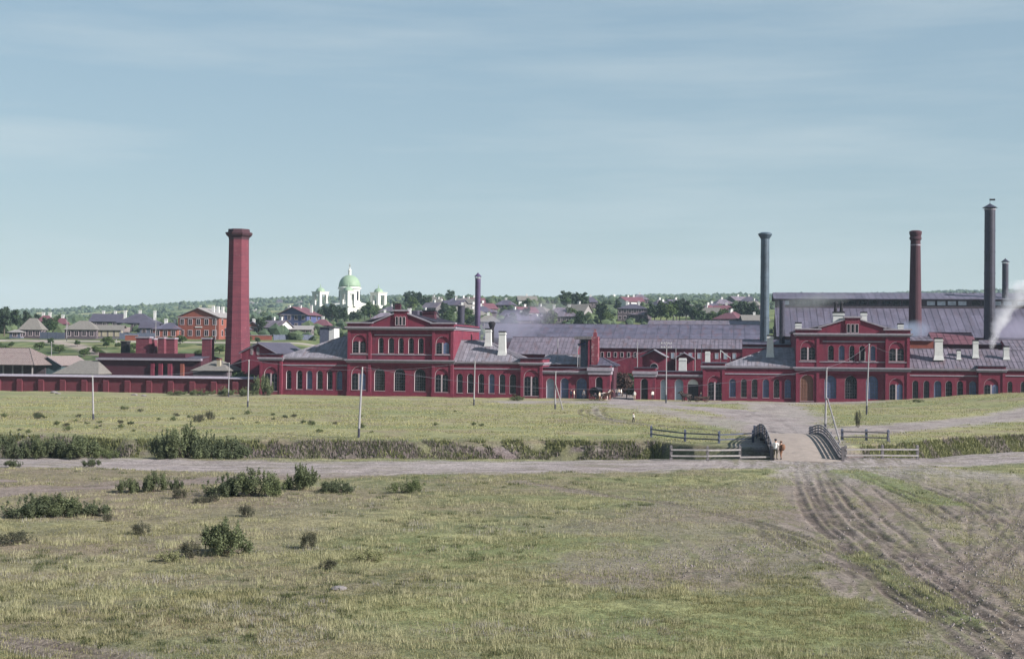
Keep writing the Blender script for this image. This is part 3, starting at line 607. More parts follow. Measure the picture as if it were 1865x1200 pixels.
# ------------------------------------------------------------------ the two big gabled halls
def main_block(label, X, base, top, ups, lows, attic, depth=27, z_base=0, roofm=DSHEET, chim=()):
    """X = pixel columns: left edge, left bay end, right bay start, right edge; everything else in pixel rows"""
    xc = (X[0] + X[3]) / 2; u0 = fac(X[0], base)[0]; L = local(u0, 0)
    root = thing('factory_hall', label, 'factory', fpos(u0, 0, 0), ROTF)
    xa, xb = L(X[1], base, 0)[0], L(X[2], base, 0)[0]; xr = L(X[3], base, 0)[0]
    Z = lambda py, off=.0: fac(xc, py, off)[1]
    z0 = z_base - .4; zbelt0, zbelt1 = Z(top['belt'][1]), Z(top['belt'][0]); zc0, zc1 = Z(top['corn'][1]), Z(top['corn'][0]); zpar = Z(top['par']); zsill = Z(top['sill'])
    REC = .34
    def convert(lst, y, zt, zb_): return [(L(a, 640, y)[0], L(b, 640, y)[0], zb_, zt, True) for a, b, *_ in lst]
    wall = MB()
    secs = [(0, xa, 0.0, 0), (xa, xb, REC, 1), (xb, xr, 0.0, 2)]
    wins = []
    for s0, s1, y, k in secs:
        for storey, (rows, zlo, zhi) in enumerate(((lows, z0, zbelt0 + .05), (ups, zbelt0 + .05, zc0 + .05))):
            ops = []
            for (pa, pb, pt, pbot, fill) in rows[k]:
                o = (L(pa, 640, y)[0], L(pb, 640, y)[0], Z(pbot, y), Z(pt, y), True)
                ops.append(o); wins.append((o, y, fill, storey))
            wall_open(wall, s0, s1, zlo, zhi, y, ops, .42)
    # the returns between bays, side walls, back
    for x in (xa, xb): wall.add([(x, 0, z0), (x, REC, z0), (x, REC, zc0 + .05), (x, 0, zc0 + .05)], [(0, 1, 2, 3)])
    wall.add([(0, 0, z0), (0, depth, z0), (0, depth, zpar - .3), (0, 0, zpar - .3)], [(0, 3, 2, 1)]); wall.add([(xr, 0, z0), (xr, depth, z0), (xr, depth, zpar - .3), (xr, 0, zpar - .3)], [(0, 1, 2, 3)])
    wall.add([(0, depth, z0), (xr, depth, z0), (xr, depth, zpar - .3), (0, depth, zpar - .3)], [(1, 0, 3, 2)])
    wo = wall.build('wall', RED, root)
    for o, y, fill, st in wins:
        big = (o[1] - o[0]) > 1.6
        window(root, o[0], o[1], o[2], o[3], y, True, fill, .4, 'door' if fill == 'door' else 'window', bars=(4, 6) if big else (2, 4))
    # corner pilasters
    for x in (0, xa - .55, xb, xr - .55):
        MB().box(x + .02, x + .53, -.14, .02, z0, zbelt0).build('pilaster', REDTRIM, root); MB().box(x + .02, x + .53, -.12, .02, zbelt1, zc0).build('pilaster', REDTRIM, root)
    # plinth, belt, sill course, frieze line, cornice
    zp = z_base + .75
    for s0, s1, y in ((0, xa, 0), (xa, xb, REC), (xb, xr, 0)):
        MB().box(s0 + (.003 if y else -.1), s1 - (.003 if y else -.1), y - .16, y - .002, z0 + .01, zp).build('plinth', REDTRIM, root) if not any(r[4] == 'door' for r in (lows[0] if s0 == 0 else [])) else None
        MB().box(s0 + .004, s1 - .004, y - .10, y - .003, zsill - .1, zsill + .06).build('sill_course', CORN, root)
    band(root, 'belt_cornice', CORN, 0, xr, 0, zbelt0, zbelt1, .55, REC + .3, 3)
    MB().box(0, xr, -.06, .1, zbelt0 - .5, zbelt0 - .003).build('frieze', REDTRIM, root)
    MB().box(xa + .56, xb - .02, REC - .12, REC - .004, zc0 - 1.05, zc0 - .85).build('frieze_line', CORN, root)
    band(root, 'cornice', CORN, 0, xr, 0, zc0, zc1, .5, REC + .3, 2)
    band(root, 'side_cornice', CORN, xr - 1.0, xr, 1.4, zc0 + .1, zc1 - .06, .4, depth - 2, 2, (0, 1))
    # parapet blocks over the end bays
    for s0, s1 in ((0, xa), (xb, xr)):
        p = MB().box(s0 - .1, s1 + .1, .02, 1.3, zc1 + .004, zpar - .25).build('parapet', RED, root); MB().box(s0 - .35, s1 + .35, -.25, 1.5, zpar - .25, zpar).build('coping', CORN, p)
    # pediment with attic block
    pe = top['ped']; zpe0 = Z(pe[0], REC); zpe1 = Z(pe[1], REC); bx0, bx1, bt = L(attic[0], 580, REC)[0], L(attic[1], 580, REC)[0], Z(attic[2], REC)
    ped = MB().prism([(xa, zc1 + .01), (xb, zc1 + .01), (xb, zpe0), (bx1, zpe1), (bx0, zpe1), (xa, zpe0)], REC - .02, REC + .5).build('pediment', RED, root)
    rk = MB()
    rk.bar((xa - .2, REC + .1, zpe0 + .1), (bx0, REC + .1, zpe1 + .1), .8, .2); rk.bar((bx1, REC + .1, zpe1 + .1), (xb + .2, REC + .1, zpe0 + .1), .8, .2); rk.build('raking_cornice', CORN, ped)
    bl = MB().box(bx0, bx1, REC - .25, REC + 1.1, Z(attic[4], REC) - .35, bt - .3).build('attic_block', RED, root); MB().box(bx0 - .3, bx1 + .3, REC - .5, REC + 1.3, bt - .3, bt).build('coping', CORN, bl)
    nw = 3; aw = (bx1 - bx0) * .82; ax = (bx0 + bx1) / 2 - aw / 2
    for k in range(nw):
        x_ = ax + aw * k / nw + .06; x2 = ax + aw * (k + 1) / nw - .06
        w = MB(); ol = outline(x_, x2, Z(attic[4], REC), Z(attic[3], REC), attic[5]); ol2 = outline(x_, x2, Z(attic[4], REC), Z(attic[3], REC), attic[5], ins=.08)
        ring(w, ol, ol2, REC - .36, REC - .252); w_ = w.build('attic_window', FRAME, root); panel(ol2, REC - .30, .04).build('pane', GLASS, w_)
    # roof: gable running back
    ze = zc1 + .15; zr = zpe1 + .25; xm = (bx0 + bx1) / 2
    r = MB(); r.slab([(-.3, REC + .55, ze), (xm, REC + .55, zr), (xm, depth + .4, zr), (-.3, depth + .4, ze)][::-1], .12); r.slab([(xr + .3, REC + .55, ze), (xr + .3, depth + .4, ze), (xm, depth + .4, zr), (xm, REC + .55, zr)], .12)
    ro = r.build('roof', roofm, root); s = MB()
    for k in range(1, int(depth / .8)):
        yv = REC + .6 + k * .8
        s.bar((-.3, yv, ze + .04), (xm, yv, zr + .04), .05, .07); s.bar((xr + .3, yv, ze + .04), (xm, yv, zr + .04), .05, .07)
    s.build('roof_seams', roofm, ro, kind='stuff')
    MB().box(xm - .8, xm + .8, 11, 18, zr - .3, zr + .7).build('ridge_vent', DSHEET, ro)
    MB().prism([(0, zpar - .35), (xr, zpar - .35), (xm, zr - .2)], depth - .2, depth).build('rear_gable', RED, root)
    for c in chim:
        px, py0, py1, yoff, w, m, pots = c; x, za = L(px, py0, yoff); zb = L(px, py1, yoff)[1]
        white_stack(root, x, yoff, za - 1.2, zb, w, w * .8, DARK if not pots else DARK, m, pots)
    return root, dict(u0=u0, xr=xr, zb=zbelt1)
H1, I1 = main_block('two-storey red brick factory hall with low pediment and triple attic window, nearest the octagonal chimney',
    (632, 675, 786, 825), 721, dict(belt=(655, 661), corn=(595, 601), par=587, sill=645.5, ped=(590, 572)),
    [[(641.5, 667, 610, 643.5, 'pair')], [(a, b, 615, 643.7, 'glass') for a, b in ((689, 699), (707, 718), (725.5, 735.5), (743.6, 754), (761.5, 772))], [(793.5, 818.5, 612, 644, 'pair')]],
    [[(640.5, 667, 668, 711, 'pair')], [(682, 702, 671, 712, 'glass'), (718, 739, 671, 712, 'glass'), (755, 776, 671, 712, 'glass')], [(792.5, 817, 670, 713, 'pair')]],
    (718, 742, 564, 576, 593, True), 27, 0.0, DSHEET,
    chim=((725, 564, 554, 3.0, .55, OLDBRICK, 0), (745.5, 572, 561, 6, .35, WHITE, 0), (782, 574, 567, 14, 1.3, OLDBRICK, 0)))
H2, I2 = main_block('two-storey red brick factory hall with pediment and white roof chimneys, right of the bridge road',
    (1449, 1492, 1612, 1656.7), 732, dict(belt=(669, 676), corn=(607, 612.5), par=598.5, sill=659, ped=(598, 583)),
    [[(1458, 1485, 621, 656.7, 'pair')], [(1508, 1519, 629, 656.7, 'glass'), (1527.5, 1538.7, 629, 656.7, 'blue'), (1546.7, 1556.7, 629, 656.7, 'glass'), (1565, 1576, 629, 656.7, 'open'), (1585, 1595, 629, 656.7, 'blue')], [(1619, 1647, 622, 657, 'pair')]],
    [[(1457.5, 1482.5, 683, 731.7, 'door')], [(1502, 1524, 684, 727, 'blue'), (1539, 1561.7, 684, 727, 'glass'), (1577.5, 1600, 684, 727, 'blue')], [(1620, 1645, 688, 729, 'pair')]],
    (1539, 1566.7, 576, 590, 606.5, False), 26, -.1, SHEET,
    chim=((1527, 584, 570, 2.6, 1.05, WHITE, 2), (1573, 583, 570, 2.6, .6, WHITE, 0), (1454, 599, 589, 2.5, .6, WHITE, 0), (1640, 600, 591, 2.5, .55, WHITE, 0)))

# ------------------------------------------------------------------ one-storey wings, pavilions, gate lodges
def wing(name, label, pxa, pxb, py_eave, py_band, py_ridge, wins, pyt, pyb, base_z, off=.62, depth=14, hl=0, hr=0, roofm=SHEET, chim=(), line=True, ua=None, ub=None, cat='factory wing', group='one-storey red brick factory wings'):
    xc = (pxa + pxb) / 2; u0 = fac(pxa, 700, off)[0] if ua is None else ua; u1 = fac(pxb, 700, off)[0] if ub is None else ub
    root = thing(name, label, cat, fpos(u0, off, 0), ROTF, group); w = u1 - u0
    Z = lambda py: fac(xc, py, off)[1]
    ze, zb = Z(py_eave), Z(py_band); z0 = base_z - .5
    wall = MB(); ops = []
    for (a, b, fill) in wins: ops.append((fac(a, 700, off)[0] - u0, fac(b, 700, off)[0] - u0, Z(pyb), Z(pyt), True, fill))
    wall_open(wall, 0, w, z0, ze, 0, [o[:5] for o in ops], .42)
    wall.add([(0, 0, z0), (0, depth, z0), (0, depth, ze), (0, 0, ze)], [(0, 3, 2, 1)]); wall.add([(w, 0, z0), (w, depth, z0), (w, depth, ze), (w, 0, ze)], [(0, 1, 2, 3)])
    wall.add([(0, depth, z0), (w, depth, z0), (w, depth, ze), (0, depth, ze)], [(1, 0, 3, 2)])
    wall.build('wall', RED, root)
    for a, b, za, zt, ar, fill in ops: window(root, a, b, za, zt, 0, True, fill, .4)
    MB().box(.003, w - .003, -.14, -.003, z0 + .01, Z(pyb) - .25).build('plinth', REDTRIM, root)
    band(root, 'eaves_cornice', CORN, 0, w, 0, ze - .35, ze + .1, .42, .5, 2, (0, 0))
    if line: MB().box(.003, w - .003, -.10, -.002, zb - .1, zb + .1).build('frieze_line', CORN, root); MB().box(.003, w - .003, -.05, -.001, zb + .1, ze - .36).build('frieze', REDTRIM, root)
    hip_roof(root, 0, w, 0, depth, ze + .14, Z(py_ridge) * 1.0 - ze, hl, hr, roofm)
    for (px, pyb_, pyt_, yv, ww) in chim:
        p = fac(px, pyb_, off + yv); q = fac(px, pyt_, off + yv); white_stack(root, p[0] - u0, yv, p[1] - .5, q[1], ww, ww * .85)
    return root, dict(u0=u0, u1=u1, ze=ze)
def pavilion(label, pxa, pxb, py_par, py_c0, py_c1, arch, base_z, off=.12, depth=10, fill='pair', group='projecting pavilions at the wing ends'):
    xc = (pxa + pxb) / 2; u0 = fac(pxa, 690, off)[0]; u1 = fac(pxb, 690, off)[0]; w = u1 - u0
    root = thing('factory_pavilion', label, 'pavilion', fpos(u0, off, 0), ROTF, group); Z = lambda py: fac(xc, py, off)[1]
    z0 = base_z - .5; zc0, zc1, zp = Z(py_c1), Z(py_c0), Z(py_par)
    wall = MB(); o = (fac(arch[0], 690, off)[0] - u0, fac(arch[1], 690, off)[0] - u0, Z(arch[3]), Z(arch[2]), True)
    wall_open(wall, 0, w, z0, zc0 + .02, 0, [o], .45)
    wall.add([(0, 0, z0), (0, depth, z0), (0, depth, zc0), (0, 0, zc0)], [(0, 3, 2, 1)]); wall.add([(w, 0, z0), (w, depth, z0), (w, depth, zc0), (w, 0, zc0)], [(0, 1, 2, 3)])
    wall.build('wall', RED, root); window(root, *o[:4], 0, True, fill, .43)
    for x in (.0, w - .5): MB().box(x + .01, x + .49, -.12, .01, z0, zc0).build('pilaster', REDTRIM, root)
    band(root, 'cornice', CORN, 0, w, 0, zc0, zc1, .4, depth, 2)
    p = MB().box(-.05, w + .05, -.05, depth - .1, zc1 + .003, zp - .15).build('parapet', RED, root); MB().box(-.3, w + .3, -.3, depth + .1, zp - .15, zp).build('coping', DSHEET, p)
    return root
pavilion('red brick pavilion at the far left end of the factory front, beside the leafy shrub', 472.6, 513.4, 644, 650.5, 656.5, (481, 505.5, 668, 712), .2)
wing('factory_wing', 'one-storey red brick wing left of the hall with triple attic window', 513, 632, 652.5, 665, 612, [(521, 531, 'glass'), (540, 551, 'glass'), (558, 569, 'blue'), (576.5, 588, 'glass'), (595.5, 606, 'glass'), (613, 623.5, 'blue')], 674.5, 709, .2, hl=11.0, ub=I1['u0'] + .0)
wing('factory_wing', 'one-storey red brick wing with two tall white chimneys, left of the gate', 825, 950, 659.5, 671.5, 621, [(832, 843, 'glass'), (851, 862.6, 'glass'), (871, 882, 'glass'), (890, 901, 'blue'), (909, 920.5, 'glass'), (928, 940, 'glass')], 680.5, 716, -.1,
     hr=8.5, chim=((889.5, 626, 600, 5.4, .6), (915, 643, 605, 2.4, .68)), ua=I1['u0'] + I1['xr'])
pavilion('red brick pavilion with a big double window, left of the low gate wall', 948, 987.5, 652, 660, 665, (954, 981.5, 673, 721), -.2)
pavilion('red brick pavilion between the low gate wall and the right-hand wing', 1280, 1320, 660, 666, 671.5, (1289, 1315, 684, 729), -.2)
wing('factory_wing', 'one-storey red brick wing in the shade of the hall by the bridge road', 1320, 1449, 668, 681, 634, [(1328, 1340.5, 'blue'), (1349.5, 1360.5, 'glass'), (1369, 1380, 'glass'), (1389, 1401, 'blue'), (1409, 1420, 'glass'), (1429, 1441, 'blue')], 690, 724, -.2, hl=9.0,
     chim=((1402.5, 646, 612, 3.5, .62),), ub=I2['u0'])
wing('factory_wing', 'one-storey red brick wing on the bank right of the hall with white roof chimneys', 1657, 1831, 672.5, 684.5, 637, [(1661.7, 1673, 'glass'), (1682, 1693, 'glass'), (1701, 1715, 'blue'), (1722, 1734.6, 'glass'), (1743, 1754.5, 'glass'), (1765, 1779, 'blue')], 693.5, 728, .6,
     chim=((1709, 651, 617, 2.6, .75), (1776.5, 647, 621, 3.6, .5), (1746, 650, 639, 3.0, .35)), ua=I2['u0'] + I2['xr'], roofm=SHEET2)
pavilion('red brick pavilion at the right edge of the factory front', 1782, 1831, 666, 672, 678, (1792, 1819, 689, 726), 1.2)
wing('factory_wing', 'cut-off red brick wing at the right edge of the picture', 1831, 1990, 673, 685, 640, [(1835, 1844.5, 'glass'), (1859, 1870, 'glass'), (1883, 1894, 'glass'), (1907, 1918, 'glass')], 695, 728, 1.6, chim=((1832.5, 650, 632, 3.4, .5),), roofm=SHEET2)

def lodge(label, pxa, pxb, py_par, py_c0, py_c1, ops, base_z, pyt, pyb, off=.6, depth=7, par_m=RED, name='gate_wall', cat='gate wall', group='low walls either side of the gate'):
    xc = (pxa + pxb) / 2; u0 = fac(pxa, 690, off)[0]; u1 = fac(pxb, 690, off)[0]; w = u1 - u0
    root = thing(name, label, cat, fpos(u0, off, 0), ROTF, group); Z = lambda py: fac(xc, py, off)[1]
    z0 = base_z - .5; zc0, zc1, zp = Z(py_c1), Z(py_c0), Z(py_par); wall = MB()
    os_ = [(fac(a, 690, off)[0] - u0, fac(b, 690, off)[0] - u0, Z(pyb), Z(t), True, f) for a, b, t, f in ops]
    wall_open(wall, 0, w, z0, zc0 + .02, 0, [o[:5] for o in os_], .5)
    wall.add([(0, 0, z0), (0, depth, z0), (0, depth, zc0), (0, 0, zc0)], [(0, 3, 2, 1)]); wall.add([(w, 0, z0), (w, depth, z0), (w, depth, zc0), (w, 0, zc0)], [(0, 1, 2, 3)])
    wall.add([(0, depth, z0), (w, depth, z0), (w, depth, zc0), (0, depth, zc0)], [(1, 0, 3, 2)])
    wall.build('wall', RED, root)
    for a, b, za, zt, ar, f in os_: window(root, a, b, za, zt, 0, True, f, .48, 'door' if f in ('fan', 'dark', 'pale') else 'window', bars=(3, 5))
    band(root, 'cornice', CORN, 0, w, 0, zc0, zc1, .35, depth, 2, (1, 1) if name != 'gate_wall' else (0, 0))
    p = MB().box(.0, w, .05, depth - .1, zc1 + .003, zp - .12).build('parapet', par_m, root); MB().box(-.1, w + .1, -.15, depth, zp - .12, zp).build('coping', DSHEET, p)
    return root
lodge('low red brick wall with pale blue door beside the covered carriage', 987.5, 1072.5, 669, 675, 681, [(995, 1010, 689, 'pale'), (1021, 1036, 688, 'blue'), (1050, 1069, 688, 'blue')], -.3, 688, 729)
lodge('red brick gate pier behind the covered carriage', 1072.5, 1111.5, 665, 669, 682, [(1084.6, 1098, 686, 'dark')], -.3, 688, 731, off=-.2, depth=3.2, name='gate_pier', cat='gate pier', group='gate piers')
lodge('red brick gate pier right of the gateway with two people standing by it', 1155, 1194, 669, 676, 686, [(1167, 1180.5, 689, 'dark')], -.3, 688, 732, off=-.2, depth=3.2, name='gate_pier', cat='gate pier', group='gate piers')
lodge('low red brick wall with white fanlight door behind the horse cart', 1194, 1280, 676, 682, 686.5, [(1203, 1216, 691, 'pale'), (1229, 1245, 690, 'pale'), (1252.5, 1272.5, 690, 'fan')], -.3, 690, 731.5)

# ------------------------------------------------------------------ perimeter wall at left
off = 1.6; uL = fac(-60, 700, off)[0]; uR = fac(472, 700, off)[0]; wl = uR - uL
pw = thing('perimeter_wall', 'long low red brick wall with grey coping left of the factory', 'wall', fpos(uL, off, 0), ROTF)
zT = fac(200, 683, off)[1]; zB = -.6
MB().box(0, wl, .0, .6, zB, zT - .45).build('wall', WALLBRICK, pw)
cp = MB(); cp.prism([(0, zT - .44), (1.6, zT - .44), (.8, zT)], 0, wl)   # gabled coping, turned along the wall
o = cp.build('coping', CORN, pw); o.rotation_euler = (0, 0, R(-90)); o.location = (0, 1.1, 0)
for px in np.arange(-50, 470, 39.3):
    x = fac(px + 8, 700, off)[0] - uL
    b = MB(); b.box(x - .55, x + .55, -.38, -.002, zB, zT - 1.15); b.add([(x - .55, -.38, zT - 1.15), (x + .55, -.38, zT - 1.15), (x + .55, -.002, zT - .8), (x - .55, -.002, zT - .8)], [(0, 1, 2, 3)]); b.build('buttress', WALLBRICK, pw)
# ================================================================== works behind the front
def stack(label, px, py_top, wtop, wbot, off, m, cap='cone', group=None, py_ref=600, name='iron_chimney', rings=5, base=None, ladder=True, vane=False, z0=-.3):
    u, zt = fac(px, py_top, off); p = fpos(u, off); sc = (Vector((p.x, p.y, 0)).length) / FPX
    r1 = wtop * sc / 2; r0 = wbot * sc / 2; t = thing(name, label, 'chimney', (p.x, p.y, z0), ROTF, group); H = zt - z0
    MB().lathe([(r0, 0), (r1, H)], 20).build('shaft', m, t, smooth=False)
    for k in range(rings):
        z = H * (k + 1) / (rings + 1); r = r0 + (r1 - r0) * z / H; MB().lathe([(r + .05, z - .09), (r + .05, z + .09)], 20, capb=True).build('band', m, t)
    if cap == 'cone':
        c = MB().lathe([(r1 * 1.45, H + .35), (r1 * .2, H + 1.1), (.05, H + 1.25)], 16).build('cowl', m, t)
        MB().lathe([(r1 * 1.12, H - .1), (r1 * 1.12, H + .1)], 16).build('rim', CORN, t)
        for k in range(4): a = k * math.pi / 2 + .4; MB().bar((r1 * math.cos(a), r1 * math.sin(a), H - .1), (r1 * math.cos(a), r1 * math.sin(a), H + .5), .08).build('cowl_strut', m, t)
    elif cap == 'flare':
        MB().lathe([(r1, H - .4), (r1 * 1.65, H + .45), (r1 * 1.65, H + .7), (r1 * .9, H + .95)], 20).build('cowl', m, t)
    elif cap == 'corbel':
        MB().lathe([(r1 + .02, H - 2.0), (r1 + .25, H - 1.75), (r1 + .25, H - 1.3), (r1 + .1, H - 1.2), (r1 + .3, H - .5), (r1 + .3, H - .1), (r1 - .1, H + .1)], 20).build('head', m, t); MB().lathe([(r1 + .1, H - 3.1), (r1 + .1, H - 2.85)], 20).build('band', CORN, t)
    else: MB().lathe([(r1 * 1.1, H - .15), (r1 * 1.1, H + .05)], 20).build('rim', m, t)
    if ladder:
        l = MB(); rr = r0 + .12
        for s in (-.2, .2): l.bar((s, -rr, .5), (s, -(r1 + .12), H - .5), .05)
        for k in range(int(H / .9)):
            z = .8 + k * .9; r = r0 + (r1 - r0) * z / H + .12; l.bar((-.2, -r, z), (.2, -r, z), .04)
        l.build('ladder', DARK, t)
    if vane: MB().bar((0, 0, H + 1.2), (0, 0, H + 2.2), .06).box(-.1, 1.0, -.02, .02, H + 1.8, H + 2.15).build('weather_vane', DARK, t)
    return t
# octagonal brick chimney
u, zt = fac(435.5, 418, 20); p = fpos(u, 20); sc = Vector((p.x, p.y, 0)).length / FPX
oc = thing('brick_chimney', 'tall tapering octagonal red brick chimney with corbelled head', 'chimney', (p.x, p.y, -.3), ROTF + R(12))
H = zt + .3; r0 = 47 * sc / 2 * 1.04; r1 = 35 * sc / 2 * 1.04
MB().lathe([(r0 * 1.01, 0), (r0 * .985, 5), (r0 * .82, H * .5), (r1 * 1.02, H * .82), (r1, H - 2.2)], 8, rot=R(22.5)).build('shaft', CHBRICK, oc)
MB().lathe([(r1, H - 2.2), (r1 + .1, H - 1.7), (r1 + .55, H - 1.3), (r1 + .75, H - .9), (r1 + .75, H - .7), (r1 + .2, H - .65), (r1 + .15, H), (r1 - .3, H)], 8, rot=R(22.5)).build('head', STACKBRICK, oc)
MB().lathe([(r0 * 1.12, 0), (r0 * 1.12, 2.2), (r0 * 1.02, 2.6)], 8, rot=R(22.5)).build('base', CHBRICK, oc)
stack('slim purple iron chimney rising behind the left hall', 870.5, 507, 10, 11, 32, IRONP)
stack('short fat iron chimney behind the left hall roof', 840, 557, 13, 13, 29, IRON, cap='rim', rings=2, ladder=False)
stack('short black flared iron funnel behind the white wing chimneys', 896, 594, 8, 9, 17, DARK, cap='flare', rings=0, ladder=False)
stack('tall blue-grey iron chimney with mushroom cap left of the big hall', 1393.5, 432, 15, 17.5, 26, IRONB, cap='flare', rings=7)
stack('thin dark iron chimney at the left end of the big hall', 1424.5, 548, 9.5, 10.5, 23, IRON, cap='rim', rings=3)
stack('round tapering brick chimney behind the right hall', 1667.5, 421, 16.5, 27, 46, STACKBRICK, cap='corbel', rings=0, name='brick_chimney')
stack('tallest iron chimney with conical cap and vane beside the white steam', 1803, 382, 18, 20, 31, IRON, cap='cone', rings=8, vane=True)
stack('distant slim iron chimney with pointed cap at the right edge', 1831, 480, 10.5, 11, 95, IRON, cap='cone', rings=5, ladder=False)

def shed(label, pxa, pxb, off, py_eave, py_ridge, depth, wallm, roofm, hl=0, hr=0, wins=(), cat='workshop', group=None, name='workshop', seam=1.0, z0=-.5, band_=None, seams=True, over=.4, ref=None):
    xc = (pxa + pxb) / 2 if ref is None else ref; u0 = fac(pxa, 640, off)[0]; u1 = fac(pxb, 640, off)[0]; w = u1 - u0
    root = thing(name, label, cat, fpos(u0, off, 0), ROTF, group); ze = fac(xc, py_eave, off)[1]; zr = fac(xc, py_ridge, off + depth / 2)[1]
    b = MB(); b.box(0, w, 0, depth, z0, ze + .05)
    for x, f in ((0, hl), (w, hr)):
        if not f: b.add([(x, 0, ze), (x, depth, ze), (x, depth / 2, zr - .1)], [(0, 1, 2)])
    fixn(b.build('wall', wallm, root)); ro = hip_roof(root, 0, w, 0, depth, ze + .13, zr - ze - .13, hl, hr, roofm, seam, seams=seams, over=over)
    if not hl or not hr:
        pass
    for a, c, pt, pb, m in wins:
        x0 = fac(a, 640, off)[0] - u0; x1 = fac(c, 640, off)[0] - u0; za, zb = fac(xc, pb, off)[1], fac(xc, pt, off)[1]
        f = MB(); ring(f, outline(x0, x1, za, zb, False), outline(x0, x1, za, zb, False, ins=.1), -.09, .02); wo = f.build('window', FRAME, root); panel(outline(x0, x1, za, zb, False, ins=.1), -.05, .04).build('pane', m, wo)
    if band_: z = fac(xc, band_, off)[1]; MB().box(-.02, w + .02, -.08, -.004, z - .12, z + .12).build('string_course', CORN, root)
    return root, u0, ze, zr
# long workshops
shed('long blue-purple roofed rolling shop in the middle distance', 880, 1385, 62, 618, 591, 26, OLDBRICK, SHEET3, seam=2.5, ref=1150)
shed('pale upper roof of the farthest shop left of the big hall', 1178, 1384, 96, 594, 584, 16, OLDBRICK, SHEET2, seam=2.0)
shed('ribbed mauve roofed workshop behind the gate', 1088, 1362, 46, 635.5, 617.5, 14, RED, SHEET2, seam=.9, wins=[(a, a + 6, 642, 652, GLASS) for a in range(1094, 1166, 12)] + [(a, a + 7, 642, 653, PALEB) for a in range(1222, 1350, 16)])
shed('wide ribbed metal roof behind the left wing chimneys', 922, 1051, 27, 646, 614, 17, RED, SHEET2, seam=.8)
MB()
r_, u_, ze_, zr_ = shed('low pale roofed shed beside the brick tower', 988, 1086, 15, 664, 646, 9, RED, SHEET, seam=.8)
shed('low gable roofed lean-to right of the brick tower', 1088, 1118, 12, 667, 651, 10, OLDBRICK, SHEET3, hl=0, hr=3, seam=.8)
# small gabled brick house facing us behind the gate
def gable_front(label, pxa, pxb, off, py_eave, py_apex, depth, wallm, roofm, wins=(), name='workshop', cat='workshop', ref=None, z0=-.5, chim=(), group=None):
    xc = (pxa + pxb) / 2; u0 = fac(pxa, 640, off)[0]; u1 = fac(pxb, 640, off)[0]; w = u1 - u0; root = thing(name, label, cat, fpos(u0, off, 0), ROTF, group)
    ze = fac(xc, py_eave, off)[1]; za = fac(xc, py_apex, off)[1]
    b = MB(); b.prism([(0, z0), (w, z0), (w, ze), (w / 2, za - .1), (0, ze)], 0, depth); b.build('wall', wallm, root)
    r = MB(); o = .4; sl_ = (za - ze) / (w / 2)
    r.slab([(-o, -o, ze - o * sl_ + .1), (w / 2, -o, za + .1), (w / 2, depth + o, za + .1), (-o, depth + o, ze - o * sl_ + .1)][::-1], .14); r.slab([(w + o, -o, ze - o * sl_ + .1), (w + o, depth + o, ze - o * sl_ + .1), (w / 2, depth + o, za + .1), (w / 2, -o, za + .1)], .14)
    ro = r.build('roof', roofm, root)
    vb = MB(); vb.bar((-o, -o - .02, ze - o * sl_), (w / 2, -o - .02, za), .08, .3, (0, 1, 0)); vb.bar((w + o, -o - .02, ze - o * sl_), (w / 2, -o - .02, za), .08, .3, (0, 1, 0)); vb.build('verge_board', CORN, ro)
    for a, c, pt, pb, m in wins:
        x0 = fac(a, 640, off)[0] - u0; x1 = fac(c, 640, off)[0] - u0; zb, zt_ = fac(xc, pb, off)[1], fac(xc, pt, off)[1]
        f = MB(); ring(f, outline(x0, x1, zb, zt_, True), outline(x0, x1, zb, zt_, True, ins=.12), -.09, .02); wo = f.build('window', FRAME, root); panel(outline(x0, x1, zb, zt_, True, ins=.12), -.05, .04).build('pane', m, wo)
    for (px, pb, pt, yv, ww, m) in chim:
        p = fac(px, pb, off + yv); q = fac(px, pt, off + yv); white_stack(root, p[0] - u0, yv, p[1] - .6, q[1], ww, ww * .8, None, m)
    return root
gable_front('small red brick house with low gable behind the gate pole', 1170, 1212, 34, 649, 638, 9, RED, SHEET, [(1184, 1199, 661, 672, GLASS)], 'brick_house', 'house')
gable_front('dark red brick workshop gable left of the factory pavilion', 440, 503, 11, 642, 625, 20, RED, DSHEET, [(457, 461, 632, 646, GLASS), (468, 472, 632, 646, GLASS)])
gable_front('second red brick shed behind the telegraph pole with crossarms', 1230, 1262, 40, 652, 643, 8, RED, SHEET2)
shed('red brick boiler house behind the shaded wing', 1352, 1450, 22, 628, 619, 10, RED, SHEET3, seam=1.2, band_=633)
shed('orange-red brick shop behind the right wing ridge', 1650, 1700, 22, 621, 613, 12, ORBRICK, SHEET2)
shed('stepped red roofed sheds behind the right wing chimneys', 1700, 1780, 26, 628, 606, 14, OLDBRICK, REDROOF, seam=1.3)
gable_front('small red gable peeping over the right wing roof', 1716, 1738, 17, 645, 634, 8, RED, REDROOF)
shed('dark shed behind the steam plume', 1778, 1828, 24, 628, 620, 10, OLDBRICK, SHEET2)
shed('pink metal roof at the right edge of the works', 1835, 1960, 18, 640, 620, 12, RED, SHEET2, seam=.9)
for px, pt, pb, w, lab in ((1243.5, 652, 672, .75, 'squat whitewashed chimney on the low wall right of the gate'), (1289, 640, 659, .5, 'slim whitewashed chimney beside the white A-frame')):
    u, z1 = fac(px, pt, 7); t = thing('roof_chimney', lab, 'chimney', fpos(u, 7, 0), ROTF); zb = fac(px, pb, 7)[1] - 1.5
    MB().frus(0, 0, zb - 3, z1, w * 1.15, w, w * .9, w * .8).build('stack', WHITE, t); MB().box(-w, w, -w * .9, w * .9, z1 - .5, z1 - .25).build('band', WHITE, t)
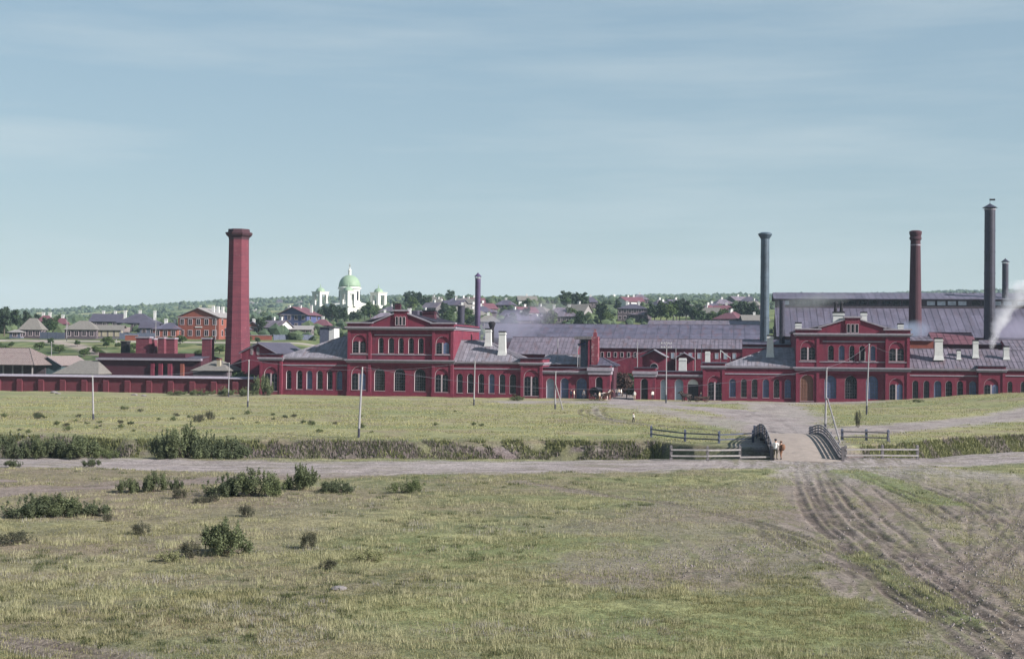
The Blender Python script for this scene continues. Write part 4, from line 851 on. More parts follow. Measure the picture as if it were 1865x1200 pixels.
u, z1 = fac(1318, 638, 12); t = thing('timber_frame', 'white timber A-frame standing on the roofs right of the gate', 'frame', fpos(u, 12, 0), ROTF); z0_ = fac(1318, 652, 12)[1]
for a, b in (((-.6, 0, z0_), (-.6, 0, z1)), ((-.6, 0, z1), (1.3, 0, z0_)), ((-.6, .8, z0_), (-.6, .8, z1)), ((-.6, .8, z1), (1.3, .8, z0_)), ((-.6, 0, z1), (-.6, .8, z1))): MB().bar(a, b, .14).build('strut', WHITE, t)
for a in ((-.6, 0), (1.3, 0), (-.6, .8), (1.3, .8)): MB().bar((a[0], a[1], 0), (a[0], a[1], z0_), .12).build('post', GREYWOOD, t)
# brick tower left of the gate
u0 = fac(1052, 640, 13)[0]; u1 = fac(1089, 640, 13)[0]; w = u1 - u0; t = thing('brick_tower', 'open brick hoist tower with flat plank roof and patched white pier, left of the gate', 'tower', fpos(u0, 13, 0), ROTF)
zt = fac(1070, 618, 13)[1]; zp = fac(1086, 600, 13)[1]
MB().box(.5, w - 1.6, .6, 4.0, -.4, zt).build('shaded_recess', BLUEWOOD, t); MB().box(w - 1.95, w - 1.3, 0, 4.2, -.4, zt).build('pier', RED, t)  # dark blue box puts the shadow of the open recess into colour
PATCH = brickmat('patched_brick', (.17, .035, .05), (.14, .03, .045), (.16, .07, .075), grime=((.34, .30, .30), .9, .52))
MB().box(w - 1.28, w, -.1, 3.0, -.4, zp - 1.4).box(w - 1.0, w - .3, .3, 1.2, zp - 1.4, zp - .6).box(w - .85, w - .45, .5, 1.0, zp - .6, zp).build('pier', PATCH, t)
MB().box(-.6, w - 1.29, -.6, 4.6, zt + .004, zt + .55).build('roof', GREYWOOD, t); MB().box(.35, .5, .1, .25, -.4, zt).build('post', GREYWOOD, t)
MB().add([(-.1, -.1, zt - 1.4), (1.6, -.1, zt - .9), (1.6, .6, zt - .4), (-.1, .6, zt - .9)], [(0, 1, 2, 3), (3, 2, 1, 0)]).build('bracket_hood', BLUEHOUSE, t)
# big hall with clerestory
off = 78; u0 = fac(1418, 600, off)[0]; u1 = fac(2080, 600, off)[0]; w = u1 - u0
t = thing('rolling_mill', 'huge mauve roofed mill hall with a glazed clerestory, behind the right hall', 'factory', fpos(u0, off, 0), ROTF); xm = 1640
zE = fac(xm, 614, off)[1]; zC0 = fac(xm, 562, off + 16)[1]; zC1 = fac(xm, 545, off + 16)[1]; zR = fac(xm, 534, off + 24)[1]
b = MB(); b.prism([(0, -.5), (48, -.5), (48, zE), (32, zC0), (32, zC1), (24, zR - .1), (16, zC1), (16, zC0), (0, zE)][::-1], 0, w); o = b.build('wall', OLDBRICK, t)
o.rotation_euler = (0, 0, R(90)); o.location = (w, 0, 0); fixn(o)
r = MB(); r.slab([(-.5, -.6, zE), (w, -.6, zE), (w, 16, zC0 + .12), (-.5, 16, zC0 + .12)], .15); ro = r.build('lower_roof', MILLROOF, t)
s = MB()
for k in range(int(w / 1.6)): s.bar((k * 1.6, -.6, zE + .02), (k * 1.6, 15.9, zC0 + .14), .05, .04)
s.build('roof_seams', MILLROOF, ro, kind='stuff')
r = MB(); r.slab([(-.8, 15, zC1 + .05), (w, 15, zC1 + .05), (w, 24, zR + .1), (-.8, 24, zR + .1)], .15); r.slab([(w, 33, zC1 + .05), (-.8, 33, zC1 + .05), (-.8, 24, zR + .1), (w, 24, zR + .1)], .15); ro = r.build('upper_roof', MILLROOF, t)
s = MB()
for k in range(int(w / 1.6)): s.bar((k * 1.6, 15, zC1 + .07), (k * 1.6, 24, zR + .12), .05, .04)
s.build('roof_seams', MILLROOF, ro, kind='stuff')
MB().box(0, w, 15.85, 15.99, zC0 + .2, zC1 - .05).build('clerestory_wall', DARKWOOD, t)
GL2 = mat('sunlit_clerestory_glass', (.42, .45, .50), rough=.3, var=.3, scale=.7)  # pale base colour paints the sun's glare onto these panes
k = 0; x = 1.0
while x < w - 3:
    ww = 2.1; f = MB(); za = zC0 + .75; zb = zC1 - .35; ring(f, outline(x, x + ww, za, zb, False), outline(x, x + ww, za, zb, False, ins=.09), 15.72, 15.86); wo = f.build('window', DARKWOOD, t)
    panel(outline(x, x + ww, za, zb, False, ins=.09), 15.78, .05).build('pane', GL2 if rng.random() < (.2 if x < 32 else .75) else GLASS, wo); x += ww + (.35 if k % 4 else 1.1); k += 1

# ------------------------------------------------------------------ yard at the far left
r_, u_, ze_, zr_ = shed('dark flat roofed brick kiln house with squat brick stacks, behind the perimeter wall', 178, 366, 14, 653, 647, 12, OLDBRICK, DSHEET, seams=False, name='kiln_house', cat='workshop', wins=[])
xcv = 270; Zk = lambda py, o=14: fac(xcv, py, o)[1]
for a, b, m in ((276, 282, RED), (290, 297, RED), (307, 314, RED), (330, 336, ORBRICK)):
    x0, x1 = fac(a, 670, 14)[0] - u_, fac(b, 670, 14)[0] - u_; MB().box(x0, x1, -.5, -.004, -.5, ze_ - 1.0).build('pier', m, r_)
for a in (283.5, 299): x0 = fac(a, 670, 14)[0] - u_; panel(outline(x0, x0 + .8, .5, Zk(666), True), -.06, .05).build('opening', DARK, r_)
MB().box(-.2, fac(366, 650, 14)[0] - u_ + .2, -.6, .4, ze_ - .35, ze_ + .05).build('eaves', CORN, r_)
MB().box(0, fac(336, 640, 14)[0] - u_, .5, 11.5, zr_ - .6, Zk(643.5)).build('parapet', OLDBRICK, r_)
for a, b, pt, m, lab in ((250, 275, 613, CHBRICK, 'widest square red brick stack on the kiln house'), (275.5, 284, 616, CHBRICK, 'thin red brick stack touching the widest one on the kiln house'), (290, 302, 614, CHBRICK, 'narrow red brick stack in the middle of the kiln house'),
                         (303.5, 321, 615, CHBRICK, 'square red brick stack right of the middle one on the kiln house'), (370, 388, 615, CHBRICK, 'lone square red brick stack left of the octagonal chimney'), (223, 234, 621, DARK, 'sooty black stack at the left end of the kiln house')):
    o_ = 18 + rng.random() * 3; u0 = fac(a, 640, o_)[0]; u1 = fac(b, 640, o_)[0]; zt = fac((a + b) / 2, pt, o_)[1]; t = thing('kiln_stack', lab, 'chimney', fpos((u0 + u1) / 2, o_, 0), ROTF)
    hw = (u1 - u0) / 2; zb = fac((a + b) / 2, 650, o_)[1] - 1.5 if a < 360 else -.3
    MB().frus(0, 0, zb, zt - .3, hw * 1.0, .9, hw * .94, .85).build('stack', m, t); MB().box(-hw * 1.06, hw * 1.06, -1, 1, zt - .3, zt).build('coping', CORN if m is not DARK else DARK, t)
shed('low pyramid roofed shed with a pale chimney below the octagonal chimney', 352, 414, 9, 676, 656, 9, DARKWOOD, SHINGLE, hl=3.2, hr=3.2, seams=False, cat='shed', name='shed')
u, z1 = fac(399, 655, 11); t = thing('roof_chimney', 'pale brick chimney on the pyramid roofed shed', 'chimney', fpos(u, 11, 0), ROTF); MB().frus(0, 0, fac(399, 676, 11)[1], z1, .4, .4, .32, .32).build('stack', YELLOWW, t); MB().box(-.42, .42, -.42, .42, z1, z1 + .15).build('cap', ORBRICK, t)
# board roofed shelter on posts
off = 9; u0 = fac(-40, 660, off)[0]; u1 = fac(60, 660, off)[0]; t = thing('open_shelter', 'open shelter with sagging pinkish board roof on white posts at the far left', 'shelter', fpos(u0, off, 0), ROTF); zE = fac(20, 664, off)[1]; zR = fac(20, 634, off + 6)[1]
hip_roof(t, 0, u1 - u0, 0, 12, zE, zR - zE, 0, 4.6, WOODROOF, .5, over=.7)
for x in np.linspace(1.2, u1 - u0 - .3, 6):
    for yv in (.3, 11.7): MB().box(x - .13, x + .13, yv - .13, yv + .13, -.4, zE - .05).build('post', PALEWOOD, t)
MB().box(0, u1 - u0 - .2, 5.8, 6, -.4, zE).build('back_boarding', DARKWOOD, t)
BGREEN = mat('blue_green_boards', (.06, .09, .10), var=.25, scale=1.5)
gable_front('blue-green boarded shed with pale gabled roof behind the wall', 66, 112, 16, 664, 650, 13, BGREEN, WOODROOF, name='shed', cat='shed')
shed('low grey roofed shed joined to the kiln house', 100, 178, 8, 682, 656, 12, BGREEN, SHINGLE, hl=3, hr=3, seams=False, name='shed', cat='shed')
# ================================================================== town and trees
def house(label, px, py, wpx, hw, rh, rot=0, dm=None, wallm=DARKWOOD, roofm=SHINGLE, kind='hip', nwin=3, storeys=1, chim=1, side=2, group=None, cat='house', name='wooden_house', win=FRAME, pane=GLASS, P=None, over=.5, chimm=None):
    p = P or ground(px, py); d = math.hypot(p.x, p.y); w = wpx * d / FPX; dm = dm or w * .8
    zlo = min(gz(p.x + a * w / 2, p.y + b * dm + (dm if b > 0 else 0)) for a in (-1, 1) for b in (0, 0))
    az = -math.atan2(p.x, p.y); t = thing(name, label, cat, (p.x, p.y, p.z), az * 0 + R(rot), group); H = hw * storeys; h0 = -1.6
    if kind in ('hip', 'gable_x'):
        b = MB(); b.box(-w / 2, w / 2, 0, dm, h0, H)
        if kind == 'gable_x':
            for x in (-w / 2, w / 2): b.add([(x, 0, H), (x, dm, H), (x, dm / 2, H + rh)], [(0, 1, 2)])
        fixn(b.build('wall', wallm, t)); hp = dm * .5 if kind == 'hip' else 0; o = over
        X0, X1 = -w / 2 - o, w / 2 + o; a, b_, c, d_ = (X0, -o, H - .1), (X1, -o, H - .1), (X1, dm + o, H - .1), (X0, dm + o, H - .1); hp = min(hp, w * .48); q0 = (X0 + hp, dm / 2, H + rh); q1 = (X1 - hp, dm / 2, H + rh)
        r = MB(); r.slab([a, b_, q1, q0], .15); r.slab([c, d_, q0, q1], .15)
        if hp: r.slab([d_, a, q0], .15); r.slab([b_, c, q1], .15)
        ro = r.build('roof', roofm, t)
    else:
        MB().prism([(-w / 2, h0), (w / 2, h0), (w / 2, H), (0, H + rh), (-w / 2, H)], 0, dm).build('wall', wallm, t); o = over; s_ = rh / (w / 2); r = MB()
        r.slab([(-w / 2 - o, -o, H - o * s_ + .12), (0, -o, H + rh + .12), (0, dm + o, H + rh + .12), (-w / 2 - o, dm + o, H - o * s_ + .12)][::-1], .15); r.slab([(w / 2 + o, -o, H - o * s_ + .12), (w / 2 + o, dm + o, H - o * s_ + .12), (0, dm + o, H + rh + .12), (0, -o, H + rh + .12)], .15)
        ro = r.build('roof', roofm, t); f = MB(); f.box(-w / 2 - .1, w / 2 + .1, -.2, -.003, H - .25, H - .02); f.build('fascia', win, t)
    for s in range(storeys):
        for k in range(nwin):
            ww = min(1.1, w / nwin * .55); x = -w / 2 + w * (k + .5) / nwin; za = hw * s + hw * .32; zb = za + min(1.6, hw * .5)
            f = MB(); ring(f, outline(x - ww / 2 - .14, x + ww / 2 + .14, za - .14, zb + .18, False), outline(x - ww / 2, x + ww / 2, za, zb, False), -.1, .02); f.box(x - .04, x + .04, -.08, -.03, za, zb); wo = f.build('window', win, t); panel(outline(x - ww / 2, x + ww / 2, za, zb, False), -.05, .04).build('pane', pane, wo)
        for k in range(side):   # right-hand side windows
            yv = dm * (k + .5) / side; za = hw * s + hw * .32; zb = za + min(1.6, hw * .5)
            wo = MB().box(w / 2 + .004, w / 2 + .08, yv - .6, yv + .6, za - .12, zb + .15).build('window', win, t); MB().box(w / 2 + .09, w / 2 + .11, yv - .45, yv + .45, za, zb).build('pane', pane, wo)
    for k in range(chim):
        x = (k - (chim - 1) / 2) * w * .4; yv = dm * .5 + .4; zt = H + rh + 1.1
        MB().box(x - .45, x + .45, yv - .35, yv + .35, H + rh * .3, zt).box(x - .55, x + .55, yv - .45, yv + .45, zt - .3, zt - .1).build('chimney', chimm or WHITE, ro)
    return t
LEAFM = attrmat('leaves', 'Col', rough=.7, spec=.15, trans=.25)
BARK = mat('bark', (.09, .07, .06), var=.3, scale=4)
def leaf_cloud(seed, n, clumps, size, c_dark, c_lite, flat=.8):
    """leaf-sized faces spread through overlapping clumps; clumps = (x,y,z,rx,ry,rz)"""
    g = np.random.default_rng(seed); cl = np.array(clumps); vol = (cl[:, 3] * cl[:, 4] * cl[:, 5]) ** .75; ci = g.choice(len(cl), n, p=vol / vol.sum())
    d = g.normal(size=(n, 3)); d /= np.linalg.norm(d, axis=1)[:, None]; rr = g.random(n) ** .42
    P = cl[ci, :3] + d * rr[:, None] * cl[ci, 3:6] * (1 + .25 * g.normal(size=(n, 1)) * .5)
    a = g.normal(size=(n, 3)); a /= np.linalg.norm(a, axis=1)[:, None]; b = np.cross(a, d + g.normal(size=(n, 3)) * .5); b /= np.linalg.norm(b, axis=1)[:, None] + 1e-9
    s = size * (.6 + .8 * g.random(n))[:, None]
    V = np.stack([P - a * s, P + b * s * .55, P + a * s, P - b * s * .55], 1).reshape(-1, 3)
    tone = (.35 + .65 * g.random(n))[:, None] * (.7 + .6 * g.random(len(cl)))[ci][:, None]; C = np.array(c_dark) * (1 - tone) + np.array(c_lite) * tone
    C = np.repeat(C, 4, 0); F = np.arange(4 * n).reshape(n, 4); return V, F, C
def tree_proto(seed, dark, lite, H=8., Wd=6., n=1500, size=.38, low=.22):
    g = random.Random(seed); cl = [(0, 0, H * .62, Wd * .3, Wd * .3, H * .28)]
    for k in range(11):
        a = g.uniform(0, 6.28); r = g.uniform(.2, .38) * Wd; z = H * g.uniform(low + .12, .9); s = g.uniform(.13, .22) * Wd * (1.15 - .5 * abs(z / H - .5)); cl.append((r * math.cos(a) * (1.2 - z / H * .5), r * math.sin(a) * (1.2 - z / H * .5), z, s, s, s * .85))
    V, F, C = leaf_cloud(seed, n, cl, size, dark, lite); crown = mesh_np('crown', V, F, C, LEAFM, kind=None, smooth=False)
    t = MB(); t.tube([(0, 0, -.6), (.1, .05, H * .3), (0, 0, H * .7)], .24, 7, .07)
    for k in range(6): c = cl[k + 1]; t.tube([(0, 0, H * (.22 + .05 * k)), (c[0] * .5, c[1] * .5, (c[2] + H * .3) * .5), (c[0], c[1], c[2])], .09, 5, .03)
    trunk = t.build('trunk', BARK); return trunk, crown
TREES = [tree_proto(11, (.018, .030, .022), (.055, .085, .04)), tree_proto(12, (.022, .04, .02), (.075, .115, .045), 9, 6), tree_proto(13, (.02, .03, .026), (.05, .075, .045), 10, 5.5), tree_proto(14, (.03, .05, .02), (.10, .14, .05), 6.5, 6.5), tree_proto(15, (.04, .022, .025), (.09, .055, .045), 8, 6)]
used = [False] * len(TREES)
def tree(label, px, py, h, k=None, group=None, P=None, wide=1.0):
    k = rng.randrange(4) if k is None else k; p = P or ground(px, py); H0 = [8, 9, 10, 6.5, 8][k]; s = h / H0
    t = thing('leafy_tree', label, 'tree', p, rng.uniform(0, 6.28), group); t.scale = (s * wide, s * wide, s)
    for src in TREES[k]:
        c = src if not used[k] else src.copy()
        if used[k]: COL.objects.link(c)
        c.parent = t
    used[k] = True; return t
# --- left street on the rise
house('dark log house with steep grey hipped roof among trees, far left', 55, 616.5, 36, 2.7, 3.4, wallm=DARKWOOD, kind='hip', nwin=3, chim=0)
house('tiny lean-to with pale roof beside the far left log house', 27, 616.5, 19, 2.0, .6, wallm=BLUEWOOD, roofm=PALEWOOD, kind='hip', nwin=1, chim=0, dm=3, name='shed', cat='shed')
h4 = house('grey hip roofed cottage with two white-framed windows on the rise', 146, 617.5, 54, 2.9, 2.6, wallm=DARKWOOD, kind='hip', nwin=4, chim=0)
house('low annexe with painted yellow-lit windows right of the hip roofed cottage', 196, 617, 44, 2.7, 1.5, wallm=GREYWOOD, kind='gable_x', nwin=4, chim=0, win=YELLOWW, pane=YELLOWW, dm=7)  # yellow light on the windows is painted into frames and panes
house('broken roofed outhouse beside the annexe with yellow-lit windows', 226, 617, 14, 2.0, 1.4, wallm=GREYWOOD, roofm=WOODROOF, kind='gable_x', nwin=1, chim=0, name='shed', cat='shed', rot=10)
house('red roofed house with white chimneys peeping over trees, far left', 80, 603, 28, 3.2, 2.4, roofm=REDROOF, chim=2, kind='hip')
house('small red roofed house left of the hip roofed cottage', 111, 606, 17, 3.0, 2.0, roofm=REDROOF, chim=1)
house('long dark blue roofed house behind the street, left part', 190, 600, 52, 3.0, 3.0, roofm=DSHEET, chim=2, kind='gable_x', dm=12)
house('long dark blue roofed house behind the street, right part', 246, 604, 66, 3.2, 3.4, roofm=DSHEET, chim=3, kind='hip', dm=12)
house('dark roofed barn left of the brick town house', 270, 612, 30, 2.6, 1.8, roofm=DSHEET, wallm=BLUEWOOD, chim=0, kind='gable_x', nwin=2)
bh = house('two-storey orange brick town house with front gable, left of the octagonal chimney', 361, 618.5, 76, 3.35, 2.6, rot=-9, wallm=ORBRICK, roofm=PALEWOOD, kind='gable_y', nwin=5, storeys=2, chim=0, side=3, dm=17, name='brick_house')
for yv in (5, 9, 13): MB().box(2.2, 3.0, yv, yv + .7, 7.5, 10.2).build('chimney', WHITE, bh)
MB().box(-1.0, 1.2, -.16, -.02, 3.5, 3.85).build('name_board', WHITE, bh)
house('low brick wing with hipped mauve roof left of the gabled town house', 301, 618.5, 42, 3.3, 1.9, wallm=ORBRICK, roofm=SHEET3, kind='hip', nwin=3, chim=2, dm=12, name='brick_house')
house('low brick wing right of the gabled town house, half behind the octagonal chimney', 424, 618.5, 40, 3.3, 1.4, wallm=ORBRICK, roofm=SHEET2, kind='hip', nwin=3, chim=0, dm=12, name='brick_house')
def plank_fence(label, px0, py0, px1, py1, h=1.9, m=BLUEWOOD, P0=None, P1=None):
    a = P0 or ground(px0, py0); b = P1 or ground(px1, py1); t = thing('plank_fence', label, 'fence', a, math.atan2(b.y - a.y, b.x - a.x)); L = math.hypot(b.x - a.x, b.y - a.y); n = int(L / 2.2); dz = b.z - a.z
    for k in range(n):
        x = L * k / n; z = dz * k / n; MB().box(x + .02, x + L / n - .02, -.05, .05, z - .5, z + h + rng.uniform(-.08, .08)).build('panel', m, t); MB().box(x - .08, x + .08, -.1, .1, z - .6, z + h + .15).build('post', m, t)
plank_fence('blue-grey plank fence between the log house and the cottage', 73, 617, 118, 617.5)
plank_fence('dark plank fence right of the cottage annexe', 218, 618, 282, 618.5)
plank_fence('long dark plank fence below the blue house', 498, 619.5, 572, 620.5, 1.7)
t = thing('brick_wall', 'low orange brick wall right of the octagonal chimney', 'wall', ground(452, 619), 0); q = ground(499, 619); MB().box(0, q.x - t.location.x, -.2, .2, -.6, 1.35).build('wall', ORBRICK, t); MB().box(-.1, q.x - t.location.x + .1, -.3, .3, 1.353, 1.5).build('coping', CORN, t)
t = thing('brick_wall', 'low red brick wall below the dark plank fence of the annexe', 'wall', ground(228, 620), 0); q = ground(250, 620); MB().box(0, q.x - t.location.x, -.2, .2, -.6, 1.5).build('wall', ORBRICK, t); MB().box(-.1, q.x - t.location.x + .1, -.3, .3, 1.503, 1.65).build('coping', CORN, t)
# --- houses right of the octagonal chimney
house('small orange gabled house touching the octagonal chimney', 460, 611, 23, 2.9, 1.6, wallm=ORBRICK, roofm=SHEET2, kind='gable_y', nwin=2, chim=1)
house('white gabled house with long mauve roof', 490, 612, 42, 2.8, 2.4, rot=-28, wallm=WHITE, roofm=SHEET2, kind='gable_x', nwin=3, chim=2, dm=8)
house('blue two-storey house with wide front gable', 533, 601, 54, 3.0, 2.7, rot=-14, wallm=BLUEHOUSE, roofm=REDROOF, kind='gable_y', nwin=4, storeys=2, chim=3, dm=14, over=.8)
house('low red roofed house below the blue house', 584, 606, 30, 2.6, 2.2, rot=-8, wallm=DARKWOOD, roofm=REDROOF, kind='hip', nwin=2, chim=1)
house('grey board sheds below the blue house', 545, 612, 44, 2.2, 1.3, wallm=GREYWOOD, roofm=PALEWOOD, kind='gable_x', nwin=3, chim=0, dm=6, name='shed', cat='shed')
t = thing('plaster_shed', 'dark shed with a sunlit white plaster end beside the left wing roof', 'shed', fpos(fac(582, 625, 22)[0], 22, 0), ROTF); w = fac(609, 625, 22)[0] - fac(582, 625, 22)[0]; zt = fac(595, 597, 22)[1]
MB().box(0, w * .6, 0, 4, -.4, zt).build('wall', BLUEWOOD, t); MB().frus(w * .8, 2, -.4, zt, w * .22, 2.1, w * .17, 1.9).build('plaster_end', WHITE, t); MB().box(-.1, w + .1, -.2, 4.3, zt + .003, zt + .2).build('roof', DSHEET, t)
# --- church
cp_ = at_y(636, 592, 880); ch = thing('church', 'white domed church with green central dome and four corner belfries on the hill', 'church', (cp_.x, cp_.y, gz(cp_.x, cp_.y) - .5), R(-41))
S = 15.0; zc = at_y(636, 561, 880).z - ch.location.z; zd = at_y(636, 553, 880).z - ch.location.z; zdr = at_y(636, 523, 880).z - ch.location.z; zdt = at_y(636, 501, 880).z - ch.location.z; zl = at_y(636, 489, 880).z - ch.location.z
MB().box(-S, S, -S, S, -2, zc).build('body', CHWHITE, ch)
MB().box(-S - .5, S + .5, -S - .5, S + .5, zc + .003, zc + .7).build('cornice', CHWHITE, ch)
rf = MB(); rf.add([(-S - .5, -S - .5, zc + .71), (S + .5, -S - .5, zc + .71), (S + .5, S + .5, zc + .71), (-S - .5, S + .5, zc + .71), (0, 0, zd + 2.2)], [(0, 1, 4), (1, 2, 4), (2, 3, 4), (3, 0, 4)]); rf.build('roof', CHWHITE, ch)
for k in range(4):   # porticoes
    pr = MB(); pr.prism([(-6.5, -2), (6.5, -2), (6.5, zc - 1.5), (0, zc + 1.6), (-6.5, zc - 1.5)], -S - 4.5, -S - .01); o = pr.build('portico', CHWHITE, ch); o.rotation_euler = (0, 0, k * math.pi / 2)
    sl2 = MB(); sl2.slab([(-7.2, -S - 5.2, zc - 1.7), (0, -S - 5.2, zc + 1.9), (0, -S, zc + 1.9), (-7.2, -S, zc - 1.7)][::-1], .4); sl2.slab([(7.2, -S - 5.2, zc - 1.7), (7.2, -S, zc - 1.7), (0, -S, zc + 1.9), (0, -S - 5.2, zc + 1.9)], .4); o2 = sl2.build('portico_roof', CHWHITE, o)
    for x in (-4, 0, 4): panel(outline(x - .8, x + .8, 2.0, zc - 3.5, True), -S - 4.56, .05).build('window', GLASS, o)
rd = 6.9; MB().lathe([(rd + .3, zd - 2), (rd + .3, zd + 1.2), (rd - .3, zd + 1.3), (rd - .3, zdr - 1.4), (rd + .4, zdr - 1.2), (rd + .5, zdr - .5), (rd, zdr)], 24).build('drum', CHWHITE, ch)
for k in range(12):
    a = k * math.pi / 6 + .13; o = panel(outline(-.75, .75, zd + 2.0, zdr - 2.2, True), -rd + .18, .06).build('drum_window', GLASS, ch); o.rotation_euler = (0, 0, a)
dome = MB().lathe([(rd * math.cos(x * math.pi / 2 / 12) ** .9 if x < 12 else .5, zdr + .01 + (zdt - zdr) * math.sin(x * math.pi / 2 / 12)) for x in range(13)], 28).build('dome', CHGREEN, ch, smooth=True)
MB().lathe([(1.0, zdt - .3), (1.0, zdt + 2.6), (1.3, zdt + 2.7), (.9, zdt + 3.3), (.3, zdt + 3.9), (.5, zdt + 4.3), (.08, zdt + 4.9)], 10).build('lantern', CHWHITE, ch)
MB().box(-.12, .12, -.12, .12, zdt + 4.5, zdt + 7.0).box(-.8, .8, -.1, .1, zdt + 5.7, zdt + 5.95).build('cross', YELLOWW, ch)
for sx, sy in ((-1, -1), (1, -1), (1, 1), (-1, 1)):
    cx, cy = sx * (S - 2.2), sy * (S - 2.2); tb = zc + .5; tt = at_y(636, 533, 880).z - ch.location.z
    m_ = MB()
    for ax, ay in ((-1, -1), (1, -1), (1, 1), (-1, 1)): m_.box(cx + ax * 2.7 - .9, cx + ax * 2.7 + .9, cy + ay * 2.7 - .9, cy + ay * 2.7 + .9, tb, tt)
    m_.box(cx - 2.4, cx + 2.4, cy - 2.4, cy + 2.4, tb, tb + 1.4); m_.box(cx - 3.7, cx + 3.7, cy - 3.7, cy + 3.7, tt - 1.5, tt); o = m_.build('belfry', CHWHITE, ch)
    MB().box(cx - 4.1, cx + 4.1, cy - 4.1, cy + 4.1, tt + .003, tt + .4).build('belfry_cornice', CHWHITE, o); MB().lathe([(2.9 * math.cos(x * math.pi / 16), tt + .41 + 2.6 * math.sin(x * math.pi / 16)) for x in range(8)] + [(.3, tt + 3.2), (.12, tt + 5.4)], 14, (cx, cy, 0)).build('belfry_dome', CHGREEN, o, smooth=True)
    MB().lathe([(.3, tb + 3), (.9, tb + 1.6), (1.1, tb + 1.45)], 10, (cx, cy, 0)).build('bell', DARK, o)
# small white chapel on the skyline
p = ground(1118, 548); c2 = thing('chapel', 'tiny white chapel tower on the far skyline', 'chapel', p, 0); f_ = p.y / FPX
MB().box(-5 * f_, 5 * f_, -3, 6, -2, 5 * f_).build('body', CHWHITE, c2); MB().lathe([(2.6 * f_, 4.9 * f_), (2.6 * f_, 9 * f_), (3 * f_, 9.2 * f_), (2 * f_, 11 * f_), (.3 * f_, 12 * f_), (.2 * f_, 14 * f_)], 10, (0, 0, 0)).build('tower', CHWHITE, c2)
# --- houses on the hill behind the long shops
house('pale two-part house with mauve hipped roof left of the white chapel, above the long roof', 1018, 592, 70, 3.2, 3.6, rot=-10, wallm=GREYWOOD, roofm=SHEET2, kind='hip', nwin=7, chim=2, dm=13)
house('sunlit barn roof right behind the pale two-part house', 1046, 583, 40, 3.4, 3.2, rot=-30, wallm=PALEWOOD, roofm=SHINGLE, kind='gable_x', nwin=3, chim=1)
house('two-storey dark timber house with tall white-framed windows below the chapel', 1152, 586, 54, 2.6, 2.0, rot=-6, wallm=DARKWOOD, roofm=DSHEET, kind='hip', nwin=6, storeys=2, chim=2, dm=11)
house('small hip roofed house above the pale two-part house', 1076, 562, 24, 3.2, 2.6, wallm=DARKWOOD, roofm=SHEET3, nwin=4)
house('reddish roofed house on the upper slope right of the chapel', 1166, 556, 30, 3.2, 2.8, wallm=DARKWOOD, roofm=SHEET2, nwin=4)
house('dark house with bright white window on the hill, right of the tree mass', 1303, 577, 46, 3.2, 2.6, rot=12, wallm=DARKWOOD, roofm=SHEET3, nwin=4, storeys=1, chim=1)
house('dark roofed house on the hill beside the tall blue-grey iron chimney', 1366, 560, 28, 3.2, 2.6, wallm=DARKWOOD, roofm=DSHEET, nwin=3)
g2 = random.Random(21)
for k in range(52):   # scattered cottages of the hazy slope
    px = g2.choice([g2.uniform(440, 620), g2.uniform(700, 975), g2.uniform(742, 975), g2.uniform(1080, 1380)]); py = g2.uniform(556, 600) if px > 690 else g2.uniform(550, 592)
    p = ground(px, py); 
    wm, wn = g2.choice([(DARKWOOD, 'dark'), (GREYWOOD, 'grey'), (WHITE, 'whitewashed'), (DARKWOOD, 'dark')]); rm, rn = g2.choice([(SHEET3, 'bluish'), (SHINGLE, 'grey shingle'), (SHEET2, 'mauve'), (SHEET3, 'bluish'), (SHINGLE, 'grey shingle'), (REDROOF, 'red')])
    where = 'left of the church' if px < 636 else 'right of the church' if px < 871 else 'right of purple chimney' if px < 985 else 'above the long roof'
    house('tiny %s cottage with %s roof, %s' % (wn, rn, where), px, py, g2.uniform(8, 11) * FPX / p.y, 2.8, 2.4, rot=g2.uniform(-40, 40), wallm=wm, roofm=rm, kind=g2.choice(['hip', 'gable_x']), nwin=2, side=0, chim=1, group='cottages on the far slope', P=p, name='cottage', cat='cottage')
# --- trees one can tell apart
for px, py, h, k in ((-12, 612, 9, 0), (8, 612, 9.5, 2), (28, 606, 8, 0), (48, 604, 7.5, 2), (84, 612, 6, 0), (97, 611, 6, 1), (108, 603, 6.5, 1), (68, 600, 6, 2)): tree('dark leafy tree behind the log house, far left', px, py, h, k, 'trees at the far left street', P=None)
for px, Y, h, k in ((476, 470, 6.5, 0), (488, 475, 7, 2), (500, 480, 6, 0)): tree('dark tree behind the white gabled house', px, 0, h, k, 'trees behind the white gabled house', P=Vector((at_y(px, 600, Y).x, Y, gz(at_y(px, 600, Y).x, Y) - .2)))
for px, Y, h, k in ((582, 640, 8, 0), (592, 650, 9.5, 2), (604, 645, 10, 0), (615, 655, 9, 2), (625, 640, 7.5, 0), (641, 600, 5.5, 2), (652, 600, 5, 0)): tree('dark tree in the grove before the church', px, 0, h, k, 'grove before the church', P=Vector((at_y(px, 600, Y).x, Y, gz(at_y(px, 600, Y).x, Y) - .2)))
for px, Y, h, k in ((664, 640, 7.5, 1), (674, 630, 9, 1), (684, 640, 6.5, 3), (692, 600, 4, 1)): tree('green tree in front of the right side of the church', px, 0, h, k, 'green trees by the church', P=Vector((at_y(px, 600, Y).x, Y, gz(at_y(px, 600, Y).x, Y) - .2)))
for px, Y, h, k in ((742, 760, 10, 2), (756, 780, 9, 0), (764, 740, 8, 2), (820, 800, 8, 0)): tree('tree on the slope behind the left hall roof', px, 0, h, k, 'trees behind the left hall', P=Vector((at_y(px, 600, Y).x, Y, gz(at_y(px, 600, Y).x, Y) - .2)))
